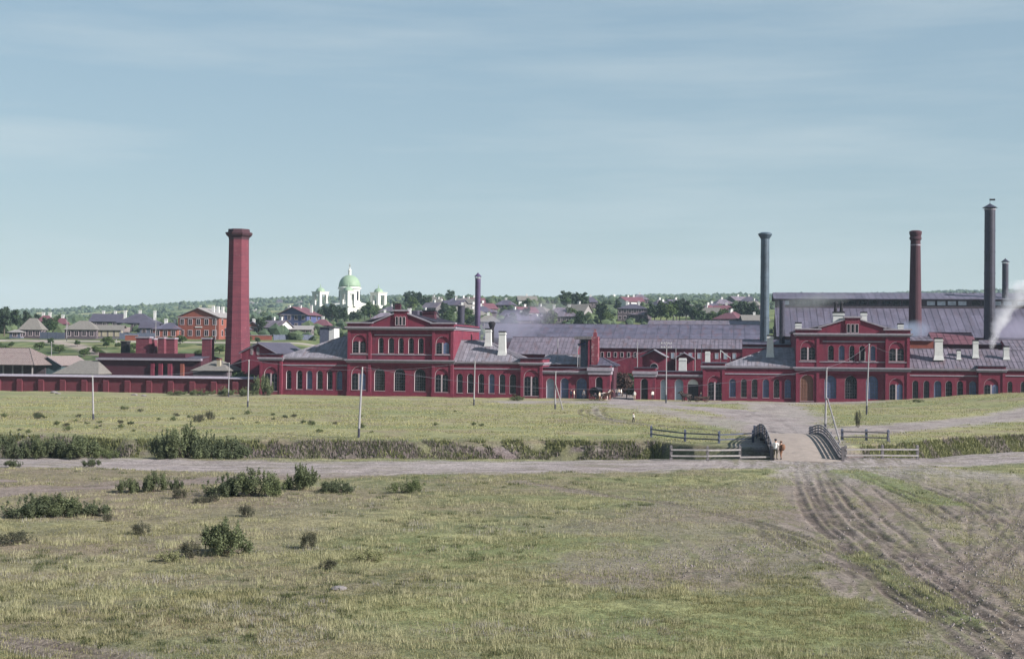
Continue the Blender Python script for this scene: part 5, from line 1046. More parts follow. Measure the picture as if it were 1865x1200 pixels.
for px, py, h, k in ((1093, 588, 8.5, 2), (1100, 590, 7.5, 0), (1192, 590, 8, 0), (1203, 588, 9, 2), (1214, 590, 8, 3), (1226, 588, 9.5, 1), (1238, 588, 10, 2), (1250, 589, 9, 0), (1262, 590, 7.5, 2), (1338, 588, 8, 0), (1350, 588, 9, 2), (1362, 589, 9, 0), (1375, 590, 8, 2), (1060, 566, 9, 0), (1046, 566, 9, 2), (1030, 562, 9, 0), (1108, 592, 5, 3), (1320, 590, 6, 3), (1295, 590, 5, 3)): tree('dark tree in the clump above the pale two-part house' if px < 1070 else 'dark tree left of the two-storey dark timber house' if px < 1120 else 'dark tree in the mass right of the two-storey dark timber house' if px < 1280 else 'dark tree in the clump left of the tall blue-grey iron chimney', px, py, h, k, 'trees above the long roof')
for px, py, h, k in ((1112, 704, 4.6, 4), (1122, 702, 5.2, 4), (1133, 700, 5.0, 4), (1143, 704, 4.2, 4), (1150, 703, 4.8, 0)): 
    p = fpos(fac(px, 690, 20)[0], 20 + g2.uniform(-3, 5), -.1); tree('reddish dark tree in the yard seen through the gateway', px, py, h, k, 'trees in the factory yard', P=p)
for px, o_, h in ((428, 7, 4.4), (442, 6.5, 4.8), (458, 6, 4.2)): tree('green tree behind the wall below the octagonal chimney', px, 0, h, 1, 'trees behind the wall', P=fpos(fac(px, 690, o_)[0], o_, -.1))
tree('dark green tree in the smoke beside the round brick chimney', 1688, 0, 12, 1, None, P=fpos(fac(1688, 640, 40)[0], 40, 0))
for px, Y in ((1720, 700), (1735, 710), (1752, 700), (1768, 705), (1780, 700)): q = at_y(px, 560, Y); tree('tree on the skyline above the mill hall', px, 0, at_y(px, 531, Y).z - gz(q.x, Y), rng.choice([0, 2]), 'trees above the mill hall', P=Vector((q.x, Y, gz(q.x, Y))))
for k in range(40):   # garden trees between the cottages
    px = g2.choice([g2.uniform(440, 575), g2.uniform(720, 980), g2.uniform(720, 980), g2.uniform(980, 1390)]); py = g2.uniform(565, 603) if px > 690 else g2.uniform(560, 600); p = ground(px, py)
    if p.y < 440: continue
    t = tree('small garden tree on the slope ' + ('left of the church' if px < 636 else 'right of the church' if px < 871 else 'right of purple chimney' if px < 985 else 'above the long roof'), px, py, g2.uniform(4.5, 8), None, 'garden trees of the far slope', P=p)
gb = random.Random(9)
for k in range(34):   # scrub on the green bank behind the yard
    px = gb.uniform(-5, 470); py = gb.uniform(623, 652); p = ground(px, py)
    if p.y < 325: continue
    t = tree('low green bush on the grassy bank ' + ('above the board roofed shelter' if px < 66 else 'above the low grey roofed shed' if px < 178 else 'behind the kiln stacks' if px < 330 else 'beside the octagonal chimney'), px, py, gb.uniform(1.2, 2.6), gb.choice([1, 3, 3]), 'bushes on the grassy bank', P=p, wide=1.5); t.name = 'bush'; t['category'] = 'bush'
# --- far wood: one mass of small crowns on the hills
g = np.random.default_rng(5); n = 34000
Yw = 950 + 2250 * g.random(n) ** .8; Xw = (g.random(n) - .5) * .86 * Yw; keep = (fbm(Xw / 120, Yw / 60, 91, 3) + .12 * sst(2500, 3000, Yw)) > .5; Xw = Xw[keep]; Yw = Yw[keep]
X2 = (g.random(5200) - .5) * 330 * 1.9; Y2 = 425 + 520 * g.random(5200); k2 = fbm(X2 / 35, Y2 / 25, 92, 3) > .56; Xw = np.concatenate([Xw, X2[k2]]); Yw = np.concatenate([Yw, Y2[k2]])
Zw = height(Xw, Yw); bm = bmesh.new(); bmesh.ops.create_icosphere(bm, subdivisions=1, radius=1); IV = np.array([v.co[:] for v in bm.verts]); IF = np.array([[v.index for v in f.verts] for f in bm.faces]); bm.free()
m = len(Xw); s = (1.6 + 2.6 * g.random(m)) * np.where(Yw > 950, 1.0, .62); V = IV[None] * (1 + .55 * (g.random((m, len(IV), 1)) - .5)) * np.stack([s * 1.15, s * 1.15, s], 1)[:, None, :] + np.stack([Xw, Yw, Zw + s * .55], 1)[:, None, :]
tone = g.random(m)[:, None]; C = np.array((.040, .06, .04)) * (1 - tone) + np.array((.068, .088, .045)) * tone
mesh_np('far_wood', V.reshape(-1, 3), (IF[None] + (np.arange(m) * len(IV))[:, None, None]).reshape(-1, 3), np.repeat(C, len(IV), 0), attrmat('far_leaves', 'Col', noise=[(.6, .4)]), kind='stuff', smooth=False)
# ================================================================== bridge, fences, poles
def gp(px, py): p = hit_z(px, py); return Vector((p.x, p.y, gz(p.x, p.y)))
A = hit_z(1470, 837); B = hit_z(1425, 795); ax = Vector((B.x - A.x, B.y - A.y, 0)); LB = ax.length; rz = math.atan2(ax.y, ax.x) - math.pi / 2
br = thing('bridge', 'hump-backed timber road bridge with curved plank railings over the ditch', 'bridge', (A.x, A.y, 0), rz); HUMP = 1.05; BW = 2.75
SAND = mat('sandy_deck', (.25, .21, .185), var=.15, scale=1.5, grime=((.19, .155, .145), .9, .55), bump=.4, bscale=5)
def dz(y): t = min(max(y / LB, 0), 1); return HUMP * math.sin(math.pi * t) ** 1.15
N = 28; v = []; f = []
for k in range(N + 1):
    y = -1.2 + (LB + 2.4) * k / N; z = dz(y) - (.12 if y < 0 or y > LB else 0) * 1.0
    v += [(-BW, y, z + .02), (0, y, z + .09), (BW, y, z + .02), (BW, y, z - .35), (-BW, y, z - .35)]
for k in range(N):
    for i in range(5): j = (i + 1) % 5; f.append((k * 5 + i, k * 5 + j, (k + 1) * 5 + j, (k + 1) * 5 + i))
f += [(4, 3, 2, 1, 0), tuple(N * 5 + i for i in range(5))]
fixn(MB().add(v, f).build('deck', SAND, br))
for s in (-1, 1):
    x = s * (BW + .02)
    for zoff, wd, hh in ((.12, .2, .2), (.40, .06, .13), (.66, .06, .13), (.92, .08, .14)):
        m = MB(); n = 18
        for k in range(n):
            y0, y1 = LB * k / n, LB * (k + 1) / n; m.bar((x, y0, dz(y0) + zoff), (x, y1 + .02, dz(y1) + zoff), wd, hh)
        m.build('kerb_log' if zoff < .2 else 'rail', GREYWOOD if zoff < .9 else PALEWOOD, br)
    for k in range(11):
        y = LB * k / 10; h = 1.0 if k not in (0, 10) else 1.15; w = .12 if k not in (0, 10) else .24
        MB().box(x + s * .05, x + s * (.05 + w), y - w / 2, y + w / 2, dz(y) - .3, dz(y) + h).build('post', BLUEWOOD if k % 2 or k == 10 else GREYWOOD, br)
    for k in range(1, 4):   # trestle piles
        y = LB * k / 4; MB().tube([(s * BW * .8, y, -3.4), (s * BW * .75, y, dz(y) - .3)], .2, 8).build('pile', DARKWOOD, br)
for k in range(1, 4): y = LB * k / 4; MB().box(-BW, BW, y - .15, y + .15, dz(y) - .75, dz(y) - .36).build('cross_beam', DARKWOOD, br)
for y0 in (1.0, LB - 1.0):
    for k in range(9): MB().tube([(-BW - 1.4, y0, -3.0 + k * .3), (BW + 1.4, y0 + rng.uniform(-.05, .05), -3.0 + k * .3)], .16, 8).build('abutment_log', DARKWOOD, br)
for k in range(7):   # sloping wing wall of logs on the left
    MB().tube([(-BW - .3 - .35 * k, LB - 1.3, -.1 - .25 * k), (-BW - 2.0 - .5 * k, LB - 4.4, -1.6 - .2 * k)], .13, 7).build('wing_log', GREYWOOD, br)
def rail_fence(label, posts, hpost, rails, pm=GREYWOOD, rm=GREYWOOD, lastlow=False, group='rail fences at the ditch'):
    P = [gp(a, b) for a, b in posts]; t = thing('rail_fence', label, 'fence', P[0], 0, group); o = P[0]
    for p in P:
        q = p - o; tx, ty = rng.uniform(-.03, .03), rng.uniform(-.03, .03); s = .11
        m = MB(); m.add([(q.x - s, q.y - s, q.z - .5), (q.x + s, q.y - s, q.z - .5), (q.x + s, q.y + s, q.z - .5), (q.x - s, q.y + s, q.z - .5), (q.x - s + tx, q.y - s, q.z + hpost), (q.x + s + tx, q.y - s, q.z + hpost), (q.x + s + tx, q.y + s, q.z + hpost), (q.x - s + tx, q.y + s, q.z + hpost), (q.x + tx, q.y, q.z + hpost + .12)], [(0, 3, 2, 1), (0, 1, 5, 4), (1, 2, 6, 5), (2, 3, 7, 6), (3, 0, 4, 7), (4, 5, 8), (5, 6, 8), (6, 7, 8), (7, 4, 8)]); m.build('post', pm, t)
    for k, (a, b) in enumerate(zip(P[:-1], P[1:])):
        hs_ = rails if not (lastlow and k == len(P) - 2) else [rails[0] - .1]
        for h in hs_:
            a_ = a - o + Vector((0, -.14, h + rng.uniform(-.03, .03))); b_ = b - o + Vector((0, -.14, h + rng.uniform(-.03, .03))); d = (b_ - a_) * .01; MB().bar(a_ - d, b_ + d, .07, .13).build('rail', rm, t)
rail_fence('pale two-rail fence at the near edge of the ditch, left of the bridge', [(1222, 838.5), (1289, 839), (1347.5, 836.5), (1406, 835.5)], 1.1, [.35, .85], GREYWOOD, PALEWOOD, True)
rail_fence('dark two-rail fence on the far edge of the ditch, left of the bridge', [(1186, 797), (1247.5, 803), (1309.5, 806), (1371, 805)], 1.15, [.35, .85], BLUEWOOD, BLUEWOOD)
rail_fence('two-rail fence at the near edge of the ditch, right of the bridge', [(1540, 835), (1607, 834.5), (1671, 833.5)], 1.1, [.3, .8], GREYWOOD, PALEWOOD)
rail_fence('two-rail fence turning a corner on the far ditch edge, right of the bridge', [(1534, 801), (1578, 802), (1617, 803), (1628, 812)], 1.1, [.35, .85], BLUEWOOD, GREYWOOD)
PTOP = {}
def pole(key, label, top, base, brace=None, arms=0, P=None, lamp=False, r=.12):
    p = P or gp(*base); q = at_y(top[0], top[1], p.y); t = thing('telegraph_pole', label, 'pole', p, 0); d = q - p
    n0 = .13; MB().tube([(0, 0, -.6), d * n0], r * 1.15, 9, r * 1.05).build('tarred_foot', POLEB, t); MB().tube([d * n0, d * .55, d], r, 9, r * .7).build('shaft', POLE, t)
    for k in range(arms): z = d.z - .35 - .7 * k; MB().box(-1.0, 1.0, -.14, -.02, z - .06, z + .06).build('crossarm', POLE, t); [MB().lathe([(.05, 0), (.06, .12), (.03, .18)], 8, (x, -.08, z + .061)).build('insulator', WHITE, t) for x in (-.85, -.4, .4, .85)]
    if not arms: MB().tube([(d.x, d.y - .1, d.z - .25), (d.x, d.y - .25, d.z - .2), (d.x, d.y - .25, d.z - .05)], .035, 6).build('insulator', WHITE, t)
    if brace: (tx, ty), (bx, by) = brace; b = gp(bx, by); a = at_y(tx, ty, p.y); MB().tube([b - p - Vector((0, 0, .3)), a - p], .10, 8, .08).build('brace', PALEWOOD, t)
    PTOP[key] = q; return t
pole(1, 'telegraph pole in front of the perimeter wall, farthest left', (168.5, 683), (170, 764))
pole(2, 'thin telegraph pole against the wall beside the octagonal chimney', (417.5, 660), (416, 722), r=.1)
pole(3, 'telegraph pole with black tarred foot near the leafy shrub', (453.5, 655), (451, 741))
pole(4, 'leaning telegraph pole at the ditch edge before the left hall', (660, 668), (653, 796))
pole(5, 'telegraph pole before the wing with two white chimneys', (865, 657), (863, 738))
pole(6, 'braced telegraph pole left of the covered carriage', (1012, 676), (1011, 745), brace=((1012, 700), (1026, 746)))
pole(7, 'braced telegraph pole beside the bridge', (1505.5, 669), (1503, 788), brace=((1507, 725), (1531.5, 806)))
pole(8, 'tall telegraph pole on the grass slope before the right hall', (1583, 626), (1578, 755))
pole(9, 'telegraph pole on the bank at the right corner of the right hall', (1642, 645), (1643.5, 734))
pole(10, 'tall pole with two crossarms beside the low gate wall', (1214, 622), (1213, 733), arms=2)
for px, pt, o_, lab in ((1161, 623, 24, 'slim pole in the yard behind the right gate pier'), (1016, 617, 16, 'pole on the roofs left of the brick tower'), (1052, 628, 11, 'thin mast at the left side of the brick tower'), (1231, 634, 22, 'dark mast in the yard right of the crossarm pole'), (1266, 633, 26, 'dark mast in the yard above the fanlight door'), (1278, 628, 30, 'farther dark mast left of the white A-frame')):
    p = fpos(fac(px, 690, o_)[0], o_, -.1); pole(px, lab, (px, pt), None, P=p, r=.1)
for px, pt, Y, lab in ((94, 622, 330, 'bleached pole among the sheds at the far left'), (212, 618, 380, 'slim pole on the green bank left of the kiln stacks'), (122, 578, 395, 'street pole before the hip roofed cottage'), (284, 578, 396, 'street pole before the low brick wing'), (393, 580, 396, 'street pole before the gabled town house')):
    q = at_y(px, pt, Y); pole(px, lab, (px, pt), None, P=Vector((q.x, Y, gz(q.x, Y) - .1)), r=.09)
def wire(a, b, sag, label):
    pts = [a.lerp(b, k / 14) - Vector((0, 0, sag * 4 * (k / 14) * (1 - k / 14))) for k in range(15)]; o = MB().tube([p - a for p in pts], .018, 4).build('telegraph_wire', WIREM); o.location = a; tag(o, label, 'wire', 'telegraph wires')
wire(PTOP[1], PTOP[3], 1.0, 'wire between the farthest left pole and the tarred-foot pole'); wire(PTOP[3], PTOP[5], 1.6, 'wire crossing in front of the left hall'); wire(PTOP[2], PTOP[3], .1, 'short wire between the two poles by the octagonal chimney')
wire(PTOP[5], PTOP[6], .7, 'wire before the pavilion left of the low gate wall'); wire(PTOP[6], PTOP[10], 1.0, 'wire across the gateway'); wire(PTOP[7], PTOP[8], .5, 'wire from the bridge pole to the slope pole'); wire(PTOP[8], PTOP[9], .4, 'wire between slope pole and bank pole'); wire(PTOP[4], PTOP[7], 2.4, 'long wire from the leaning pole to the bridge pole')
# ================================================================== shrubs, weeds, grass
def bush_proto(seed, dark, lite, n=6500, size=.055, W=1.5, H=1.5):
    g = random.Random(seed); cl = []
    for k in range(24):
        a = g.uniform(0, 6.28); r = W * g.random() ** .6 * .8; h = H * g.uniform(.2, .8) * (1.05 - .45 * r / W); s = g.uniform(.24, .42); cl.append((r * math.cos(a), r * math.sin(a), h, s * W * .55, s * W * .55, s * H * .75))
    for k in range(30): a = g.uniform(0, 6.28); r = W * g.random() ** .7 * 1.02; cl.append((r * math.cos(a), r * math.sin(a), H * g.uniform(.5, 1.08) * (1.05 - .5 * r / W), .055 * W, .055 * W, .17 * H))
    V, F, C = leaf_cloud(seed, n, cl, size, dark, lite); fo = mesh_np('foliage', V, F, C, LEAFM, kind=None, smooth=False); m = MB()
    for c in cl[:18]: m.tube([(c[0] * .15, c[1] * .15, -.15), (c[0] * .5, c[1] * .5, c[2] * .55), (c[0], c[1], c[2])], .022, 4, .008)
    return m.build('stems', BARK), fo
BU = [bush_proto(31, (.035, .048, .026), (.135, .155, .078)), bush_proto(32, (.03, .042, .026), (.11, .128, .07)), bush_proto(33, (.045, .06, .026), (.14, .165, .075), 3600), bush_proto(34, (.03, .032, .024), (.085, .085, .055), 2600), bush_proto(35, (.10, .11, .05), (.25, .25, .13), 2200, .06)]
bused = [False] * len(BU)
def bush(label, px, py, wpx, hpx, k, group=None, P=None, name='shrub', cat='shrub'):
    p = P or gp(px, py); d = p.y / FPX; t = thing(name, label, cat, p, rng.uniform(0, 6.28), group); s = wpx * d / 2.55; t.scale = (s, s, hpx * d / 1.42)
    for src in BU[k]:
        c = src if not bused[k] else src.copy()
        if bused[k]: COL.objects.link(c)
        c.parent = t
    bused[k] = True; return t
for a in (('broad dark shrub at the far left of the foreground', 62, 938, 95, 36, 1), ('middle shrub of the clump at the far left foreground', 105, 938, 80, 40, 0), ('low straggling shrub right of the far left clump', 165, 938, 62, 24, 1), ('small round weed below the far left clump', 198, 952, 20, 15, 3), ('shrub left of the pair by the lower track', 234, 898, 42, 26, 0), ('upright shrub of the pair by the lower track', 282, 897, 46, 36, 0), ('small shrub right of the pair by the lower track', 321, 894, 24, 20, 1),
          ('low weedy shrub below the lower track pair', 323, 908, 32, 20, 3), ('left part of the big central shrub clump', 418, 905, 82, 36, 1), ('tall middle of the big central shrub clump', 462, 905, 84, 48, 0), ('right end of the big central shrub clump', 497, 906, 50, 34, 2), ('dense round shrub right of the central clump', 550, 893, 62, 44, 0), ('flat dark green shrub right of the round one', 611, 897, 62, 22, 1), ('lone feathery shrub in the open grass', 743, 897, 60, 27, 2),
          ('small weed left below the central clump', 368, 917, 34, 12, 3), ('small weed below the central clump', 392, 915, 24, 16, 3), ('ragged brown weed below the central clump', 448, 941, 30, 22, 3), ('dark low weed left of the big lower bush', 257, 973, 34, 22, 3), ('big leafy bush in the lower left foreground', 410, 1011, 92, 60, 0), ('dark weed touching the big lower bush', 347, 1017, 36, 32, 3), ('ragged dark weed right of the big lower bush', 564, 997, 34, 34, 3), ('small dark weed below the ragged one', 598, 1037, 32, 20, 3), ('pale seedy clump right of the small dark weed', 668, 1022, 60, 24, 4), ('pale grassy clump left of the big lower bush', 310, 1022, 52, 20, 4),
          ('scraggy weed patch at the left edge of the foreground', 30, 992, 80, 22, 3), ('small shrub on the near verge at the far left', 22, 852, 32, 14, 1), ('tiny shrub on the road verge, left', 166, 850, 30, 14, 1)): bush(*a)
def bankp(px, py, back=0): p = hit_z(px, py); return Vector((p.x, p.y + back, gz(p.x, p.y + back) - .1))
for px, back, w, h, k, lab in ((143, 0.2, 78, 40, 0, 'green shrub on the slumped ditch bank at left'), (100, 0.2, 50, 40, 1, 'dark shrub at the left end of the ditch bank'), (300, 0.2, 56, 46, 1, 'left of the three tall shrubs in the ditch'), (335, 0.2, 84, 62, 0, 'tallest shrub in the ditch, left'), (375, 0.2, 66, 48, 1, 'shrub right of the tallest one in the ditch'), (420, 0.2, 70, 42, 1, 'rightmost of the dark ditch shrubs'), (512, 1.5, 40, 18, 1, 'low shrub on the near lip of the ditch'), (190, 0.2, 44, 22, 2, 'low green shrub on the ditch bank beside the scree'), (20, 0.2, 60, 46, 1, 'dark shrub on the ditch bank at the left picture edge'), (66, 0.2, 50, 40, 0, 'second dark shrub on the ditch bank from the left edge')): bush(lab, 0, 0, w, h, k, P=bankp(px, 833, back))
for px, py, w, h, k, lab in ((478, 720, 40, 36, 0, 'leafy shrub at the corner of the factory pavilion'), (447, 721, 36, 14, 2, 'low shrub by the wall left of the leafy shrub'), (410, 720, 44, 15, 2, 'low shrub by the wall near the thin pole'), (365, 719, 44, 11, 2, 'low shrub by the wall below the pyramid roofed shed'), (320, 719, 40, 9, 2, 'low weeds by the wall below the kiln house piers'), (940, 728, 30, 9, 2, 'low weeds at the foot of the wing with white chimneys'), (365, 768, 26, 13, 3, 'dark weed in the field above the ditch'), (382, 766, 18, 17, 3, 'upright weed in the field above the ditch'), (1563, 777, 13, 32, 3, 'thin twiggy sapling on the slope before the right hall'), (1672, 741, 20, 6, 2, 'low green weed on the bank before the right wing')): bush(lab, px, py, w, h, k)
g2 = random.Random(5)
for k in range(46):
    px = g2.choice([g2.uniform(0, 330), g2.uniform(0, 330), g2.uniform(330, 1000)]); py = g2.uniform(745, 790); s = g2.uniform(8, 22); bush('low weed beyond the ditch, ' + ('left of the farthest left pole' if px < 169 else 'between the farthest left pole and tarred-foot pole' if px < 452 else 'between tarred-foot pole and leaning pole' if px < 655 else 'right of the leaning pole'), px, py, s * .8, s * .42, g2.choice([1, 3, 2, 2]), 'weeds in the far field', name='weed', cat='weed')
GRASSM = attrmat('grass_blades', 'Col', rough=.8, spec=.1, trans=.3)
def blades(name, X, Y, h, w, C, g, lean=.5):
    n = len(X); Z = height(X, Y) - .02; a = g.random(n) * 6.283; dx = np.cos(a) * w; dy = np.sin(a) * w; la = g.random(n) * 6.283; ll = h * lean * g.random(n)
    V = np.empty((n, 3, 3)); V[:, 0] = np.stack([X - dx, Y - dy, Z], 1); V[:, 1] = np.stack([X + dx, Y + dy, Z], 1); V[:, 2] = np.stack([X + np.cos(la) * ll, Y + np.sin(la) * ll, Z + h], 1)
    return mesh_np(name, V.reshape(-1, 3), np.arange(3 * n).reshape(n, 3), np.repeat(C, 3, 0), GRASSM, kind='stuff', smooth=False)
g = np.random.default_rng(3); n = 2300000
u = g.random(n); Yb = 37 / (1 - u * (1 - 37 / 116.)); Xb = (g.random(n) - .5) * 2 * (.385 * Yb + 1); n0 = fbm(Xb / 2.6, Yb / 2.6, 81, 4); n1 = fbm(Xb / .5, Yb / .5, 82, 3); n2 = fbm(Xb / 9, Yb / 5, 83, 3)
kp = g.random(n) < np.clip((n0 - .15) * 1.7, .2, .9) * np.clip((n1 - .25) * 2.4, .12, 1); Xb, Yb, n0, n1, n2 = Xb[kp], Yb[kp], n0[kp], n1[kp], n2[kp]
d_, r_2, l_ = ground_masks(Xb, Yb); kp = g.random(len(Xb)) > np.maximum(d_ * 1.25, r_2); Xb, Yb, n0, n1, n2, l_ = (q[kp] for q in (Xb, Yb, n0, n1, n2, l_)); m = len(Xb); rr = g.random(m)
C = np.tile(np.array((.085, .09, .04)), (m, 1)); C = lerp(C, (.17, .16, .08), sst(.3, .8, rr)); C = lerp(C, (.215, .208, .125), sst(.50, .66, n1) * sst(.40, .58, n2 * .5 + n0 * .5) * (rr > .3)); C = lerp(C, (.14, .11, .075), sst(.5, .7, n2) * (rr < .4) * .7); C = lerp(C, (.12, .135, .05), l_ * .35)
C = lerp(C, (.15, .14, .19), ((fbm(Xb / 4, Yb / 3, 85, 3) > .60) & (rr > .82)) * .45)
C = C * np.array((1.55, 1.5, 1.6)); hh = (.03 + .09 * g.random(m) * (.4 + n0)) * (1 + 1.1 * ((n1 > .62) & (rr > .7))); blades('meadow_grass', Xb, Yb, hh, .005 + .008 * Yb / 60, C, g)
def tufts(name, ncl, per, rad, hlo, hhi, c1, c2, seed, wid, bias):
    q = np.random.default_rng(seed); u = q.random(ncl); Yc = 38 / (1 - u * (1 - 38 / 112.)); Xc = (q.random(ncl) - .5) * 2 * .38 * Yc; keep = (fbm(Xc / 7, Yc / 5, seed, 3) > .47) & (q.random(ncl) < np.where(Xc < 8, 1, bias)); d_, r_, _l = ground_masks(Xc, Yc); keep &= (d_ < .35) & (r_ < .3); Xc, Yc = Xc[keep], Yc[keep]; k = len(Xc)
    sz = (.5 + q.random(k))[:, None]; X = (Xc[:, None] + q.normal(size=(k, per)) * rad * sz).ravel(); Y = (Yc[:, None] + q.normal(size=(k, per)) * rad * sz).ravel(); t = q.random(len(X)); C = lerp(np.tile(np.array(c1), (len(X), 1)), c2, t)
    blades(name, X, Y, (hlo + (hhi - hlo) * q.random(len(X))) * np.repeat(sz[:, 0], per) ** .5, wid + wid * .8 * Y / 60, C, q, .55)
tufts('seed_heads', 1500, 70, .22, .10, .30, (.20, .20, .10), (.46, .43, .27), 131, .005, .45)
tufts('dark_tufts', 1700, 50, .16, .06, .20, (.035, .045, .022), (.10, .115, .05), 132, .007, .8)
n = 90000; Yb = 138 + 112 * g.random(n); Xb = (g.random(n) - .5) * 2 * .385 * Yb; n0 = fbm(Xb / 4, Yb / 4, 86, 4); d_, r_2, l_ = ground_masks(Xb, Yb); zz = height(Xb, Yb); kp = (g.random(n) > d_ * 1.3) & (n0 > .42) & (zz > -1.2); Xb, Yb, n0 = Xb[kp], Yb[kp], n0[kp]; rr = g.random(len(Xb))
C = np.tile(np.array((.13, .13, .05)), (len(Xb), 1)); C = lerp(C, (.29, .27, .13), sst(.3, .9, rr)); C = C * 1.25; blades('field_grass', Xb, Yb, .07 + .12 * g.random(len(Xb)), .05 + 0 * Xb, C, g, .3)
# scrub on the far side of the ditch
n = 90000; Xb = -62 + 127 * g.random(n); yf = yfar(Xb); Yb = yf - 5.0 * g.random(n); zz = height(Xb, Yb); vg = fbm(Xb / 2.2, Yb / 1.2, 87, 4); kp = (zz < -.15) & (vg > .38 - .1 * (Xb > 36)) & ((Xb < 15) | (Xb > 34)); Xb, Yb, vg = Xb[kp], Yb[kp], vg[kp]; rr = g.random(len(Xb))
C = np.tile(np.array((.07, .08, .035)), (len(Xb), 1)); C = lerp(C, (.20, .20, .09), sst(.2, 1, rr)); C = lerp(C, (.20, .16, .17), (fbm(Xb / 5, Yb, 88, 2) > .5) * (rr > .5) * .8); C = C * 1.15; blades('bank_scrub', Xb, Yb, .15 + .35 * g.random(len(Xb)), .05 + 0 * Xb, C, g, .6)
# stones
for px, py, s, lab in ((617, 1074, .2, 'pale flat stone lying in the foreground grass'), (98, 716, .5, 'pale stone at the foot of the perimeter wall, leftmost'), (106, 718, .35, 'smaller pale stone beside the leftmost one at the wall'), (245, 719, .4, 'pale stone in the field below the kiln house'), (262, 722, .35, 'second pale stone in the field below the kiln house')):
    bm = bmesh.new(); bmesh.ops.create_icosphere(bm, subdivisions=2, radius=1); gg = random.Random(px)
    for vtx in bm.verts: vtx.co = Vector((vtx.co.x * s * 1.5, vtx.co.y * s, vtx.co.z * s * .55)) * gg.uniform(.85, 1.12)
    me = bpy.data.meshes.new('stone'); bm.to_mesh(me); bm.free(); me.materials.append(STONE); o = bpy.data.objects.new('stone', me); COL.objects.link(o); o.location = gp(px, py) + Vector((0, 0, s * .2)); tag(o, lab, 'stone')
n = 420; X_ = g.uniform(-64, -46, n); yf = yfar(X_); Y_ = yf - 5.5 * g.random(n); bmx = MB(); Z_ = height(X_, Y_)
for x, y, z in zip(X_, Y_, Z_):
    s = rng.uniform(.05, .16); bmx.add([(x + s * rng.uniform(.6, 1.2), y, z), (x, y + s * rng.uniform(.6, 1.2), z), (x - s * rng.uniform(.6, 1.2), y, z), (x, y - s * rng.uniform(.6, 1.2), z), (x, y, z + s * .7)], [(0, 1, 4), (1, 2, 4), (2, 3, 4), (3, 0, 4)])
cl = MB(); gq = np.random.default_rng(12)
for i in (2, 3, 4, 6, 7, 9):
    Pp = PATHS_W[i][0]; k_ = gq.integers(0, len(Pp) - 1, 420); f_ = gq.random(420)[:, None]; Q = Pp[k_] * (1 - f_) + Pp[k_ + 1] * f_ + gq.normal(size=(420, 2)) * 1.6; Q = Q[(Q[:, 1] > 36) & (Q[:, 1] < 112)]; zq = height(Q[:, 0], Q[:, 1])
    for (x, y), z in zip(Q, zq): s = rng.uniform(.02, .07) * (1.6 if rng.random() < .08 else 1); cl.add([(x + s, y, z - .02), (x, y + s * .8, z - .02), (x - s * .9, y, z - .02), (x, y - s, z - .02), (x + s * .2, y, z + s * .6)], [(0, 1, 4), (1, 2, 4), (2, 3, 4), (3, 0, 4)])
tag(cl.build('clods', mat('earth_clods', (.15, .13, .125), var=.35, scale=3)), 'loose clods and pebbles on the rutted tracks', 'pebbles', kind='stuff'); print('BLADES', m)
tag(bmx.build('scree', STONE), 'pale rubble spilled down the slumped ditch bank at left', 'rubble', kind='stuff')
# ================================================================== people, horses, carts
def skin_mesh(name, V, E, Rr, root=0, sub=1):
    me = bpy.data.meshes.new(name); me.from_pydata(V, E, []); o = bpy.data.objects.new(name, me); COL.objects.link(o); o.modifiers.new('skin', 'SKIN')
    for k, r in enumerate(Rr): me.skin_vertices[0].data[k].radius = (r, r) if not isinstance(r, tuple) else r; me.skin_vertices[0].data[k].use_root = (k == root)
    o.modifiers.new('sub', 'SUBSURF').levels = sub; o.modifiers['sub'].render_levels = sub
    dg = bpy.context.evaluated_depsgraph_get(); m2 = bpy.data.meshes.new_from_object(o.evaluated_get(dg)); bpy.data.objects.remove(o); bpy.data.meshes.remove(me); m2.name = name; return m2
SKIN = mat('skin', (.45, .27, .20), var=.05); HAIR = mat('dark_hair', (.03, .022, .02), var=.2)
CL = {k: mat('cloth_' + k, c, var=.15, scale=6) for k, c in dict(white=(.72, .70, .66), dark=(.035, .035, .045), brown=(.16, .085, .055), grey=(.14, .14, .15), olive=(.14, .12, .08), blue=(.07, .09, .16), red=(.35, .06, .06), cream=(.55, .48, .38)).items()}
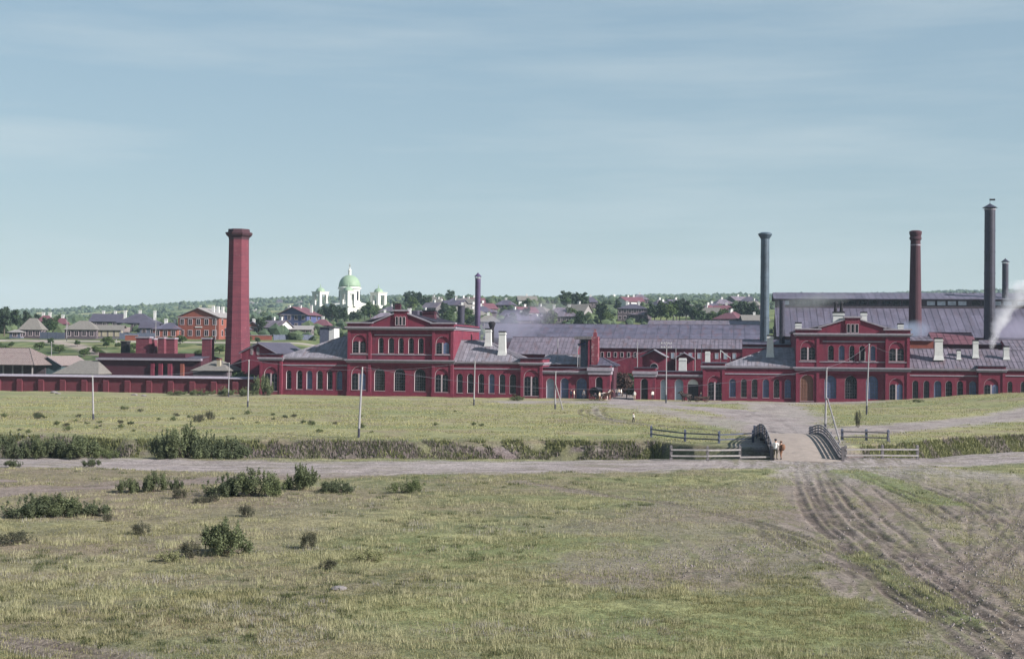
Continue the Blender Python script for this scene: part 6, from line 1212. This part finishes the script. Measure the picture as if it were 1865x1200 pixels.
def person(label, p, rot, h=1.7, shirt='white', legs='dark', cap='dark', pose='stand', group=None, bag=None):
    V = []; E = []; Rr = []
    def v(x, y, z, r, par=None): V.append((x, y, z)); Rr.append(r); (E.append((par, len(V) - 1)) if par is not None else None); return len(V) - 1
    pel = v(0, 0, .93, (.15, .11)); b1 = v(0, -.01, 1.1, (.145, .105), pel); b2 = v(0, 0, 1.3, (.17, .12), b1); nk = v(0, .0, 1.47, .058, b2); h1 = v(0, -.02, 1.56, .085, nk); h2 = v(0, -.015, 1.66, .075, h1)
    nose = v(0, -.11, 1.585, .014, h1)
    for s in (-1, 1):
        sh = v(.19 * s, 0, 1.40, .062, b2)
        if pose == 'sit': el = v(.24 * s, -.12, 1.16, .048, sh); wr = v(.14 * s, -.38, 1.12, .034, el); hd = v(.13 * s, -.46, 1.12, .036, wr); fd = Vector((0, -.08, -.01))
        elif pose == 'fold': el = v(.27 * s, -.02, 1.14, .048, sh); wr = v(.10 * s, -.2, 1.15, .034, el); hd = v(.03 * s, -.22, 1.17, .036, wr); fd = Vector((-.06 * s, -.02, .03))
        elif pose == 'walk': el = v(.25 * s, .10 * s, 1.13, .048, sh); wr = v(.25 * s, .03 * s - .06, .89, .034, el); hd = v(.25 * s, .02 * s - .07, .81, .036, wr); fd = Vector((0, -.01, -.08))
        else: el = v(.25 * s, .03, 1.13, .048, sh); wr = v(.25 * s, -.03, .88, .034, el); hd = v(.25 * s, -.04, .80, .036, wr); fd = Vector((0, -.015, -.08))
        side = Vector((0, 1, 0)) if pose != 'fold' else Vector((0, 0, 1)); H = Vector(V[hd])
        for k in range(4): q = H + side * (.024 * (k - 1.5)) + fd * .6; f1 = v(*q, .0095, hd); q2 = q + fd * (.55 + .12 * (1.5 - abs(k - 1.3))) + Vector((-.015 * s, 0, 0)); v(*q2, .008, f1)
        q = Vector(V[wr]).lerp(H, .5) - side * .045 + fd * .2; v(*q, .010, hd)
        if pose == 'sit': hp = v(.10 * s, -.02, .90, .095, pel); kn = v(.13 * s, -.45, .90, .07, hp); an = v(.13 * s, -.5, .48, .05, kn); v(.13 * s, -.64, .43, .045, an)
        else:
            st = .16 * s if pose == 'walk' else .02 * s
            hp = v(.10 * s, 0, .88, .10, pel); kn = v(.11 * s, -.02 + st * .6, .5, .068, hp); an = v(.115 * s, .03 + st, .09, .048, kn); v(.13 * s, -.12 + st, .04, .042, an)
    me = skin_mesh('body', V, E, Rr, 0, 1)
    for m in (SKIN, CL[shirt], CL[legs], CL['dark']): me.materials.append(m)
    for f in me.polygons:
        c = f.center; z = c.z; i = 0
        if z < .16 and pose != 'sit': i = 3
        elif z < .93 or (pose == 'sit' and z < .98 and c.y < -.15 and abs(c.x) < .22): i = 2
        elif z < 1.45: i = 1
        if i in (1, 2) and pose in ('stand', 'walk') and abs(c.x) > .2 and z < .9: i = 0
        if pose == 'fold' and c.y < -.19 and z > 1.08: i = 0
        f.material_index = i; f.use_smooth = True
    t = thing('person', label, 'person', p, rot, group); t.scale = (h / 1.72,) * 3; o = bpy.data.objects.new('body', me); COL.objects.link(o); o.parent = t
    MB().lathe([(.098, 1.60), (.103, 1.64), (.095, 1.70), (.06, 1.745), (.01, 1.755)], 12, (0, .012, 0)).build('hair', HAIR, t, smooth=True)
    if cap: MB().lathe([(.108, 1.67), (.125, 1.70), (.12, 1.745), (.03, 1.78)], 12).box(-.07, .07, -.19, -.09, 1.665, 1.685).build('cap', CL[cap], t)
    for s in (-1, 1): MB().lathe([(.001, -.012), (.012, 0), (.001, .012)], 6, (.032 * s, -.102, 1.612)).build('eye', HAIR, t)
    MB().box(-.03, .03, -.104, -.09, 1.535, 1.545).build('mouth', CL['red'], t)
    if bag: MB().lathe([(.05, .0), (.20, .12), (.24, .34), (.17, .56), (.05, .62)], 10, (.05, .30, .88)).build('sack', CL[bag], t)
    return t
person('man in white shirt and dark trousers leaning at the bridge end', gp(1412.5, 836.5), R(160), 1.72, 'white', 'olive', 'dark', 'fold')
person('stooping figure in brown clothes with a sack at the bridge end', gp(1422.5, 836.5), R(-150), 1.55, 'brown', 'brown', 'brown', 'walk', bag='brown')
person('child in white shirt and dark shorts on the grass tracks', gp(1153.5, 769), R(100), 1.28, 'white', 'dark', 'dark', 'walk')
def fp_(px, off): return fpos(fac(px, 728, off)[0], off, gz(*fpos(fac(px, 728, off)[0], off)[:2]))
person('person in white standing at the right edge of the gateway', fp_(1155.5, -1.6), R(-20), 1.7, 'white', 'cream', 'dark')
person('person in a pale shirt standing against the right gate pier', fp_(1188.5, -1.2), R(20), 1.68, 'white', 'dark', 'dark')
person('person in dark clothes under the pale blue door side of the low wall', fp_(1040, -.6), R(-30), 1.68, 'blue', 'dark', 'dark')
person('person in cream clothes left of the covered carriage', fp_(1045.5, -.8), R(60), 1.66, 'cream', 'grey', 'dark', 'walk')
person('person in grey near the second blue window of the low wall', fp_(1063, -.4), R(10), 1.7, 'grey', 'dark', 'dark')
person('dark clad person just right of the covered carriage', fp_(1108.5, -2.0), R(-70), 1.7, 'dark', 'dark', 'dark')
for k, (px, o_, sh, lg) in enumerate(((1116, 15, 'blue', 'dark'), (1119.5, 16, 'white', 'dark'), (1123, 14.5, 'grey', 'dark'), (1127, 16, 'cream', 'blue'), (1131.5, 15, 'white', 'grey'))):
    person(['person in blue at the left of the group inside the gateway', 'person in white left of centre in the group inside the gateway', 'person in grey in the middle of the group inside the gateway', 'person in cream in the group inside the gateway', 'rightmost person in white of the group inside the gateway'][k], fpos(fac(px, 706, o_)[0], o_, .0), R(rng.uniform(-180, 180)), 1.68, sh, lg, 'dark', 'stand', 'people in the yard')
person('person in a pale shirt looking out of an open upper window of the right hall', fpos(*[fac(1570.5, 650, .5)[0], 1.3], fac(1570.5, 656.7, .5)[1] - .9), R(-9), 1.7, 'white', 'dark', None)
def horse(label, p, rot, col, h=1.0):
    V = []; E = []; Rr = []
    def v(x, y, z, r, par=None): V.append((x, y, z)); Rr.append(r); (E.append((par, len(V) - 1)) if par is not None else None); return len(V) - 1
    # facing +x
    bar = v(0, 0, 1.17, (.27, .29)); ch = v(.45, 0, 1.15, (.25, .30), bar); rp = v(-.48, 0, 1.22, (.25, .27), bar); tl = v(-.78, 0, 1.25, .06, rp); t2 = v(-.90, 0, .95, .05, tl); v(-.92, 0, .60, .03, t2)
    n1 = v(.72, 0, 1.40, .17, ch); n2 = v(.92, 0, 1.66, .12, n1); hd = v(1.02, 0, 1.78, .115, n2); mz = v(1.25, 0, 1.60, .075, hd); v(1.36, 0, 1.50, .062, mz)
    for s in (-1, 1): v(.97, .07 * s, 1.94, .022, hd)
    for s in (-1, 1):
        a = v(.5, .14 * s, .88, .105, ch); b = v(.53 + .05 * s, .14 * s, .50, .062, a); c = v(.50 + .05 * s, .14 * s, .16, .042, b); v(.54 + .05 * s, .14 * s, .03, .055, c)
        a = v(-.50, .15 * s, .98, .14, rp); b = v(-.40 + .05 * s, .15 * s, .76, .10, a); c = v(-.62 + .05 * s, .15 * s, .46, .058, b); d = v(-.58 + .05 * s, .15 * s, .14, .042, c); v(-.54 + .05 * s, .15 * s, .03, .056, d)
    me = skin_mesh('body', V, E, Rr, 0, 1); me.materials.append(col)
    for f in me.polygons: f.use_smooth = True
    t = thing('horse', label, 'horse', p, rot); t.scale = (h,) * 3; o = bpy.data.objects.new('body', me); COL.objects.link(o); o.parent = t
    m = MB(); m.add([(.55, -.02, 1.55), (.95, -.02, 1.92), (.88, 0, 1.98), (.45, 0, 1.5), (.95, .02, 1.92), (.55, .02, 1.55)], [(0, 1, 2, 3), (3, 2, 4, 5), (0, 5, 4, 1)]).build('mane', HAIR, t)
    MB().lathe([(.20, -.05), (.245, 0), (.20, .05)], 14).build('collar', HAIR, t).matrix_local = Matrix.Translation((.66, 0, 1.33)) @ Matrix.Rotation(R(65), 4, 'Y') 
    return t
def wheel(parent, x, y, r, m):
    h = MB(); n = 18
    for k in range(n):
        a, b = k * 2 * math.pi / n, (k + 1) * 2 * math.pi / n; h.bar((x + r * math.cos(a), y, r + r * math.sin(a)), (x + r * math.cos(b), y, r + r * math.sin(b)), .06, .07, (0, 1, 0))
    w = h.build('wheel', m, parent); sp = MB()
    for k in range(10): a = k * 2 * math.pi / 10; sp.bar((x, y, r), (x + r * math.cos(a), y, r + r * math.sin(a)), .035, .045, (0, 1, 0))
    sp.build('spokes', m, w); hb = MB().lathe([(.09, -.1), (.09, .1)], 10); o = hb.build('hub', m, w); o.rotation_euler = (R(90), 0, 0); o.location = (x, y, r)
CARTW = mat('cart_wood', (.09, .06, .05), var=.3, scale=5); LEATHER = mat('black_leather', (.02, .02, .026), rough=.45, var=.3); CHEST = mat('chestnut_horse', (.20, .10, .07), rough=.6, var=.15); GREYH = mat('pale_horse', (.48, .42, .38), rough=.6, var=.12); BAYH = mat('dark_horse', (.035, .026, .024), rough=.55, var=.2)
# covered carriage: hood, seat, four wheels; horses stand in front of it to the right
p = fp_(1087, -6.0); cg = thing('carriage', 'black hooded horse carriage waiting before the left gate pier', 'carriage', p, ROTF + R(-28))
for x in (-.85, .85):
    for y in (-.72, .72): wheel(cg, x, y, .52 if x < 0 else .42, CARTW)
MB().box(-1.0, .25, -.6, .6, .62, .75).box(-1.0, -.9, -.6, .6, .75, 1.35).box(-.95, -.35, -.58, .58, .751, 1.0).box(.25, 1.0, -.5, .5, .72, .82).box(.9, 1.0, -.5, .5, .82, 1.15).build('body', LEATHER, cg)
hd = MB(); pr = [(-1.15, 1.2), (-1.2, 1.65), (-.95, 2.1), (-.4, 2.32), (.25, 2.25), (.75, 2.0)]
for (xa, za), (xb, zb) in zip(pr[:-1], pr[1:]): hd.add([(xa, -.72, za), (xb, -.72, zb), (xb, .72, zb), (xa, .72, za), (xa, -.72, za - .05), (xb, -.72, zb - .05), (xb, .72, zb - .05), (xa, .72, za - .05)], [(0, 1, 2, 3), (7, 6, 5, 4), (0, 4, 5, 1), (2, 6, 7, 3)])
hd.add([(-1.15, -.72, 1.2), (-1.2, -.72, 1.65), (-.95, -.72, 2.1), (-.4, -.72, 2.3), (.0, -.72, 2.25), (-.5, -.72, 1.2)], [(0, 1, 2, 3, 4, 5), (5, 4, 3, 2, 1, 0)]); hd.add([(-1.15, .72, 1.2), (-1.2, .72, 1.65), (-.95, .72, 2.1), (-.4, .72, 2.3), (.0, .72, 2.25), (-.5, .72, 1.2)], [(0, 1, 2, 3, 4, 5), (5, 4, 3, 2, 1, 0)]); hd.build('hood', LEATHER, cg)
for y in (-.5, .5): MB().tube([(.9, y, .6), (1.6, y * .95, .8), (3.5, y * .9, .98)], .035, 6).build('shaft', CARTW, cg)
horse('chestnut horse harnessed to the black hooded carriage', cg.matrix_basis @ Vector((2.25, -.02, 0)), ROTF + R(-28), CHEST)
horse('pale horse standing beside the chestnut carriage horse', fp_(1101, -5.2), ROTF + R(8), GREYH, .95)
person('coachman in cream coat standing by the carriage horse', fp_(1092, -9.2), R(60), 1.72, 'cream', 'brown', 'dark')
# open cart with driver
p = fp_(1278, -6.0); ct = thing('horse_cart', 'low open horse cart before the white fanlight door', 'cart', p, ROTF + R(180))
for x in (-.8, .8):
    for y in (-.65, .65): wheel(ct, x, y, .45, CARTW)
MB().box(-1.3, 1.3, -.55, .55, .55, .66).box(-1.3, 1.3, -.62, -.56, .66, .95).box(-1.3, 1.3, .56, .62, .66, .95).box(-1.36, -1.3, -.55, .55, .66, 1.1).build('bed', CARTW, ct); MB().box(.1, .6, -.5, .5, .66, .92).build('seat', CARTW, ct)
for y in (-.45, .45): MB().tube([(1.2, y, .55), (1.9, y, .75), (3.6, y, .95)], .035, 6).build('shaft', CARTW, ct)
horse('dark horse pulling the low open cart', ct.matrix_basis @ Vector((2.6, 0, 0)), ROTF + R(180), BAYH)
horse('second dark horse beside the cart horse', ct.matrix_basis @ Vector((2.9, 1.3, 0)), ROTF + R(180), BAYH, .97)
person('driver in dark clothes sitting on the low open cart', ct.matrix_basis @ Vector((.15, 0, .05)), ROTF + R(-90), 1.7, 'dark', 'dark', 'dark', 'sit')
# hay cart in the gateway
p = fpos(fac(1148, 722, 3)[0], 3.0, 0); hc = thing('hay_cart', 'loaded dark cart standing in the gateway at the right pier', 'cart', p, ROTF + R(90))
for y in (-.7, .7): wheel(hc, 0, y, .62, CARTW)
MB().box(-1.3, 1.3, -.6, .6, .8, .9).build('bed', CARTW, hc); V_, F_, C_ = leaf_cloud(77, 1500, [(0, 0, 1.4, 1.2, .8, .6), (-.4, 0, 1.8, .7, .6, .4)], .12, (.03, .035, .02), (.09, .08, .045)); mesh_np('load', V_, F_, C_, LEAFM, parent=hc, kind=None, smooth=False)
for y in (-.4, .4): MB().tube([(1.2, y, .82), (3.0, y, .3)], .04, 6).build('shaft', CARTW, hc)
# ================================================================== steam, smoke, haze
def vol(name, label, V, F, dens, col, noise, loc, kind='stuff', aniso=.2, lo=.45, hi=.75, fall=True, stretch=(1, 1, 1)):
    me = bpy.data.meshes.new(name); me.from_pydata(V, [], F); o = bpy.data.objects.new(name, me); COL.objects.link(o); o.location = loc; tag(o, label, 'smoke' if name != 'haze' else None, kind=kind)
    m = bpy.data.materials.new(name); m.use_nodes = True; n = m.node_tree; n.nodes.remove(n.nodes['Principled BSDF']); pv = n.nodes.new('ShaderNodeVolumePrincipled'); pv.inputs['Color'].default_value = (*col, 1); pv.inputs['Anisotropy'].default_value = aniso; pv.inputs['Density'].default_value = dens
    n.links.new(pv.outputs[0], n.nodes['Material Output'].inputs['Volume']); me.materials.append(m)
    if noise:
        tcn = n.nodes.new('ShaderNodeTexCoord'); nz = n.nodes.new('ShaderNodeTexNoise'); nz.inputs['Scale'].default_value = noise; nz.inputs['Detail'].default_value = 4; n.links.new(tcn.outputs['Object'], nz.inputs[0])
        a = n.nodes.new('ShaderNodeAttribute'); mr = n.nodes.new('ShaderNodeMapRange'); mr.inputs[1].default_value = lo; mr.inputs[2].default_value = hi; mr.inputs[3].default_value = 0; mr.inputs[4].default_value = dens; src = nz.outputs[0]
        if fall:   # fade towards the hull of the plume
            gm = n.nodes.new('ShaderNodeMapping'); gm.inputs['Location'].default_value = (-1, -1, -1); gm.inputs['Scale'].default_value = (2, 2, 2); n.links.new(tcn.outputs['Generated'], gm.inputs[0]); ln = n.nodes.new('ShaderNodeVectorMath'); ln.operation = 'LENGTH'; n.links.new(gm.outputs[0], ln.inputs[0])
            fr = n.nodes.new('ShaderNodeMapRange'); fr.inputs[1].default_value = .25; fr.inputs[2].default_value = 1.0; fr.inputs[3].default_value = 0.08; fr.inputs[4].default_value = -.42; n.links.new(ln.outputs['Value'], fr.inputs[0]); ad = n.nodes.new('ShaderNodeMath'); ad.operation = 'ADD'; n.links.new(src, ad.inputs[0]); n.links.new(fr.outputs[0], ad.inputs[1]); src = ad.outputs[0]
        n.links.new(src, mr.inputs[0]); n.links.new(mr.outputs[0], pv.inputs['Density'])
    return o
def ball(rx, ry, rz, n=2):
    bm = bmesh.new(); bmesh.ops.create_icosphere(bm, subdivisions=n, radius=1); V = [(v.co.x * rx, v.co.y * ry, v.co.z * rz) for v in bm.verts]; F = [tuple(q.index for q in f.verts) for f in bm.faces]; bm.free(); return V, F
# white steam rising from behind the right wing, widening and bending to the right as it drifts
u, z = fac(1806, 642, 20); o0 = fpos(u, 20, z); HP = 14.0; XP = 8.2
def hull(t, k): return XP * t ** 1.9, (.3 + 2.9 * t) * k
rings_ = []
for i in range(10):
    t = i / 9; xc, r = hull(t, 1.7); rings_ += [(xc + r * math.cos(a_), r * math.sin(a_), HP * t - r * .3 * math.cos(a_) * (0 < i < 9)) for a_ in [q * 2 * math.pi / 14 for q in range(14)]]
fs = [(i * 14 + k, i * 14 + (k + 1) % 14, (i + 1) * 14 + (k + 1) % 14, (i + 1) * 14 + k) for i in range(9) for k in range(14)] + [tuple(range(14))[::-1], tuple(126 + k for k in range(14))]
st = vol('steam_plume', 'white steam plume rising beside the tallest iron chimney', rings_, fs, 2.0, (.95, .95, .98), None, o0); fixn(st)
n = st.data.materials[0].node_tree; pv = [q for q in n.nodes if q.type == 'PRINCIPLED_VOLUME'][0]; tcn = n.nodes.new('ShaderNodeTexCoord'); sx = n.nodes.new('ShaderNodeSeparateXYZ'); n.links.new(tcn.outputs['Object'], sx.inputs[0])
def mth(op, a, b=None):
    q = n.nodes.new('ShaderNodeMath'); q.operation = op
    for i, v_ in enumerate((a, b)):
        if v_ is None: continue
        if isinstance(v_, (int, float)): q.inputs[i].default_value = v_
        else: n.links.new(v_, q.inputs[i])
    return q.outputs[0]
t_ = mth('MAXIMUM', mth('DIVIDE', sx.outputs[2], HP), .001); dx = mth('SUBTRACT', sx.outputs[0], mth('MULTIPLY', mth('POWER', t_, 1.9), XP)); rad = mth('ADD', mth('MULTIPLY', t_, 2.9), .3)
dist = mth('DIVIDE', mth('SQRT', mth('ADD', mth('MULTIPLY', dx, dx), mth('MULTIPLY', sx.outputs[1], sx.outputs[1]))), rad)
nz = n.nodes.new('ShaderNodeTexNoise'); nz.inputs['Scale'].default_value = .42; nz.inputs['Detail'].default_value = 5; nz.inputs['Roughness'].default_value = .6; n.links.new(tcn.outputs['Object'], nz.inputs[0])
d1 = mth('SUBTRACT', mth('MULTIPLY', nz.outputs[0], 2.3), mth('ADD', mth('MULTIPLY', dist, .85), .18)); d2 = mth('MULTIPLY', mth('MINIMUM', mth('MAXIMUM', d1, 0.0), 1.0), mth('SUBTRACT', 1.15, mth('MULTIPLY', t_, .75)))
n.links.new(mth('MULTIPLY', d2, .9), pv.inputs['Density'])
for px, py, o_, rx, rz, d, c, lab in ((925, 592, 50, 15, 6.8, .24, (.62, .60, .74), 'bluish smoke drifting behind the white wing chimneys'), (985, 568, 56, 12, 5.5, .13, (.60, .55, .66), 'faint brownish smoke over the long roof'), (1655, 603, 30, 8, 3.8, .36, (.45, .52, .66), 'blue smoke round the foot of the round brick chimney'), (1480, 548, 70, 16, 3.0, .14, (.48, .50, .50), 'thin grey smoke at the left end of the mill roof'), (1845, 600, 34, 9, 5, .18, (.60, .56, .72), 'purple smoke behind the steam plume')):
    u, z = fac(px, py, o_); V_, F_ = ball(rx, 6, rz); b_ = vol('smoke', lab, V_, F_, d, c, .11, fpos(u, o_, z), lo=.32, hi=.75); b_.rotation_euler = (0, R(-4), ROTF)
hz = MB().box(-2600, 2600, -80, 4400, -6, 185); vol('haze', 'thin blue summer haze over the whole view', hz.v, hz.f, .00009, (.62, .80, 1.0), None, (0, 0, 0), aniso=.0)

# where look-alikes share a label, say which one it is, counted from the left
by = {}
for o in COL.objects:
    if o.parent is None and 'label' in o and o.get('category') in ('tree', 'bush', 'weed', 'cottage'): by.setdefault(o['label'], []).append(o)
ORD = ['leftmost', 'second', 'third', 'fourth', 'fifth', 'sixth', 'seventh', 'eighth', 'ninth', 'tenth']
for lab, os_ in by.items():
    if len(os_) < 2 or len(os_) > 10: continue
    os_.sort(key=lambda o: o.location.x / o.location.y)
    for k, o in enumerate(os_):
        o['label'] = (('rightmost ' if k == len(os_) - 1 else 'leftmost ' if k == 0 else ORD[k] + ' from the left, ') + lab)
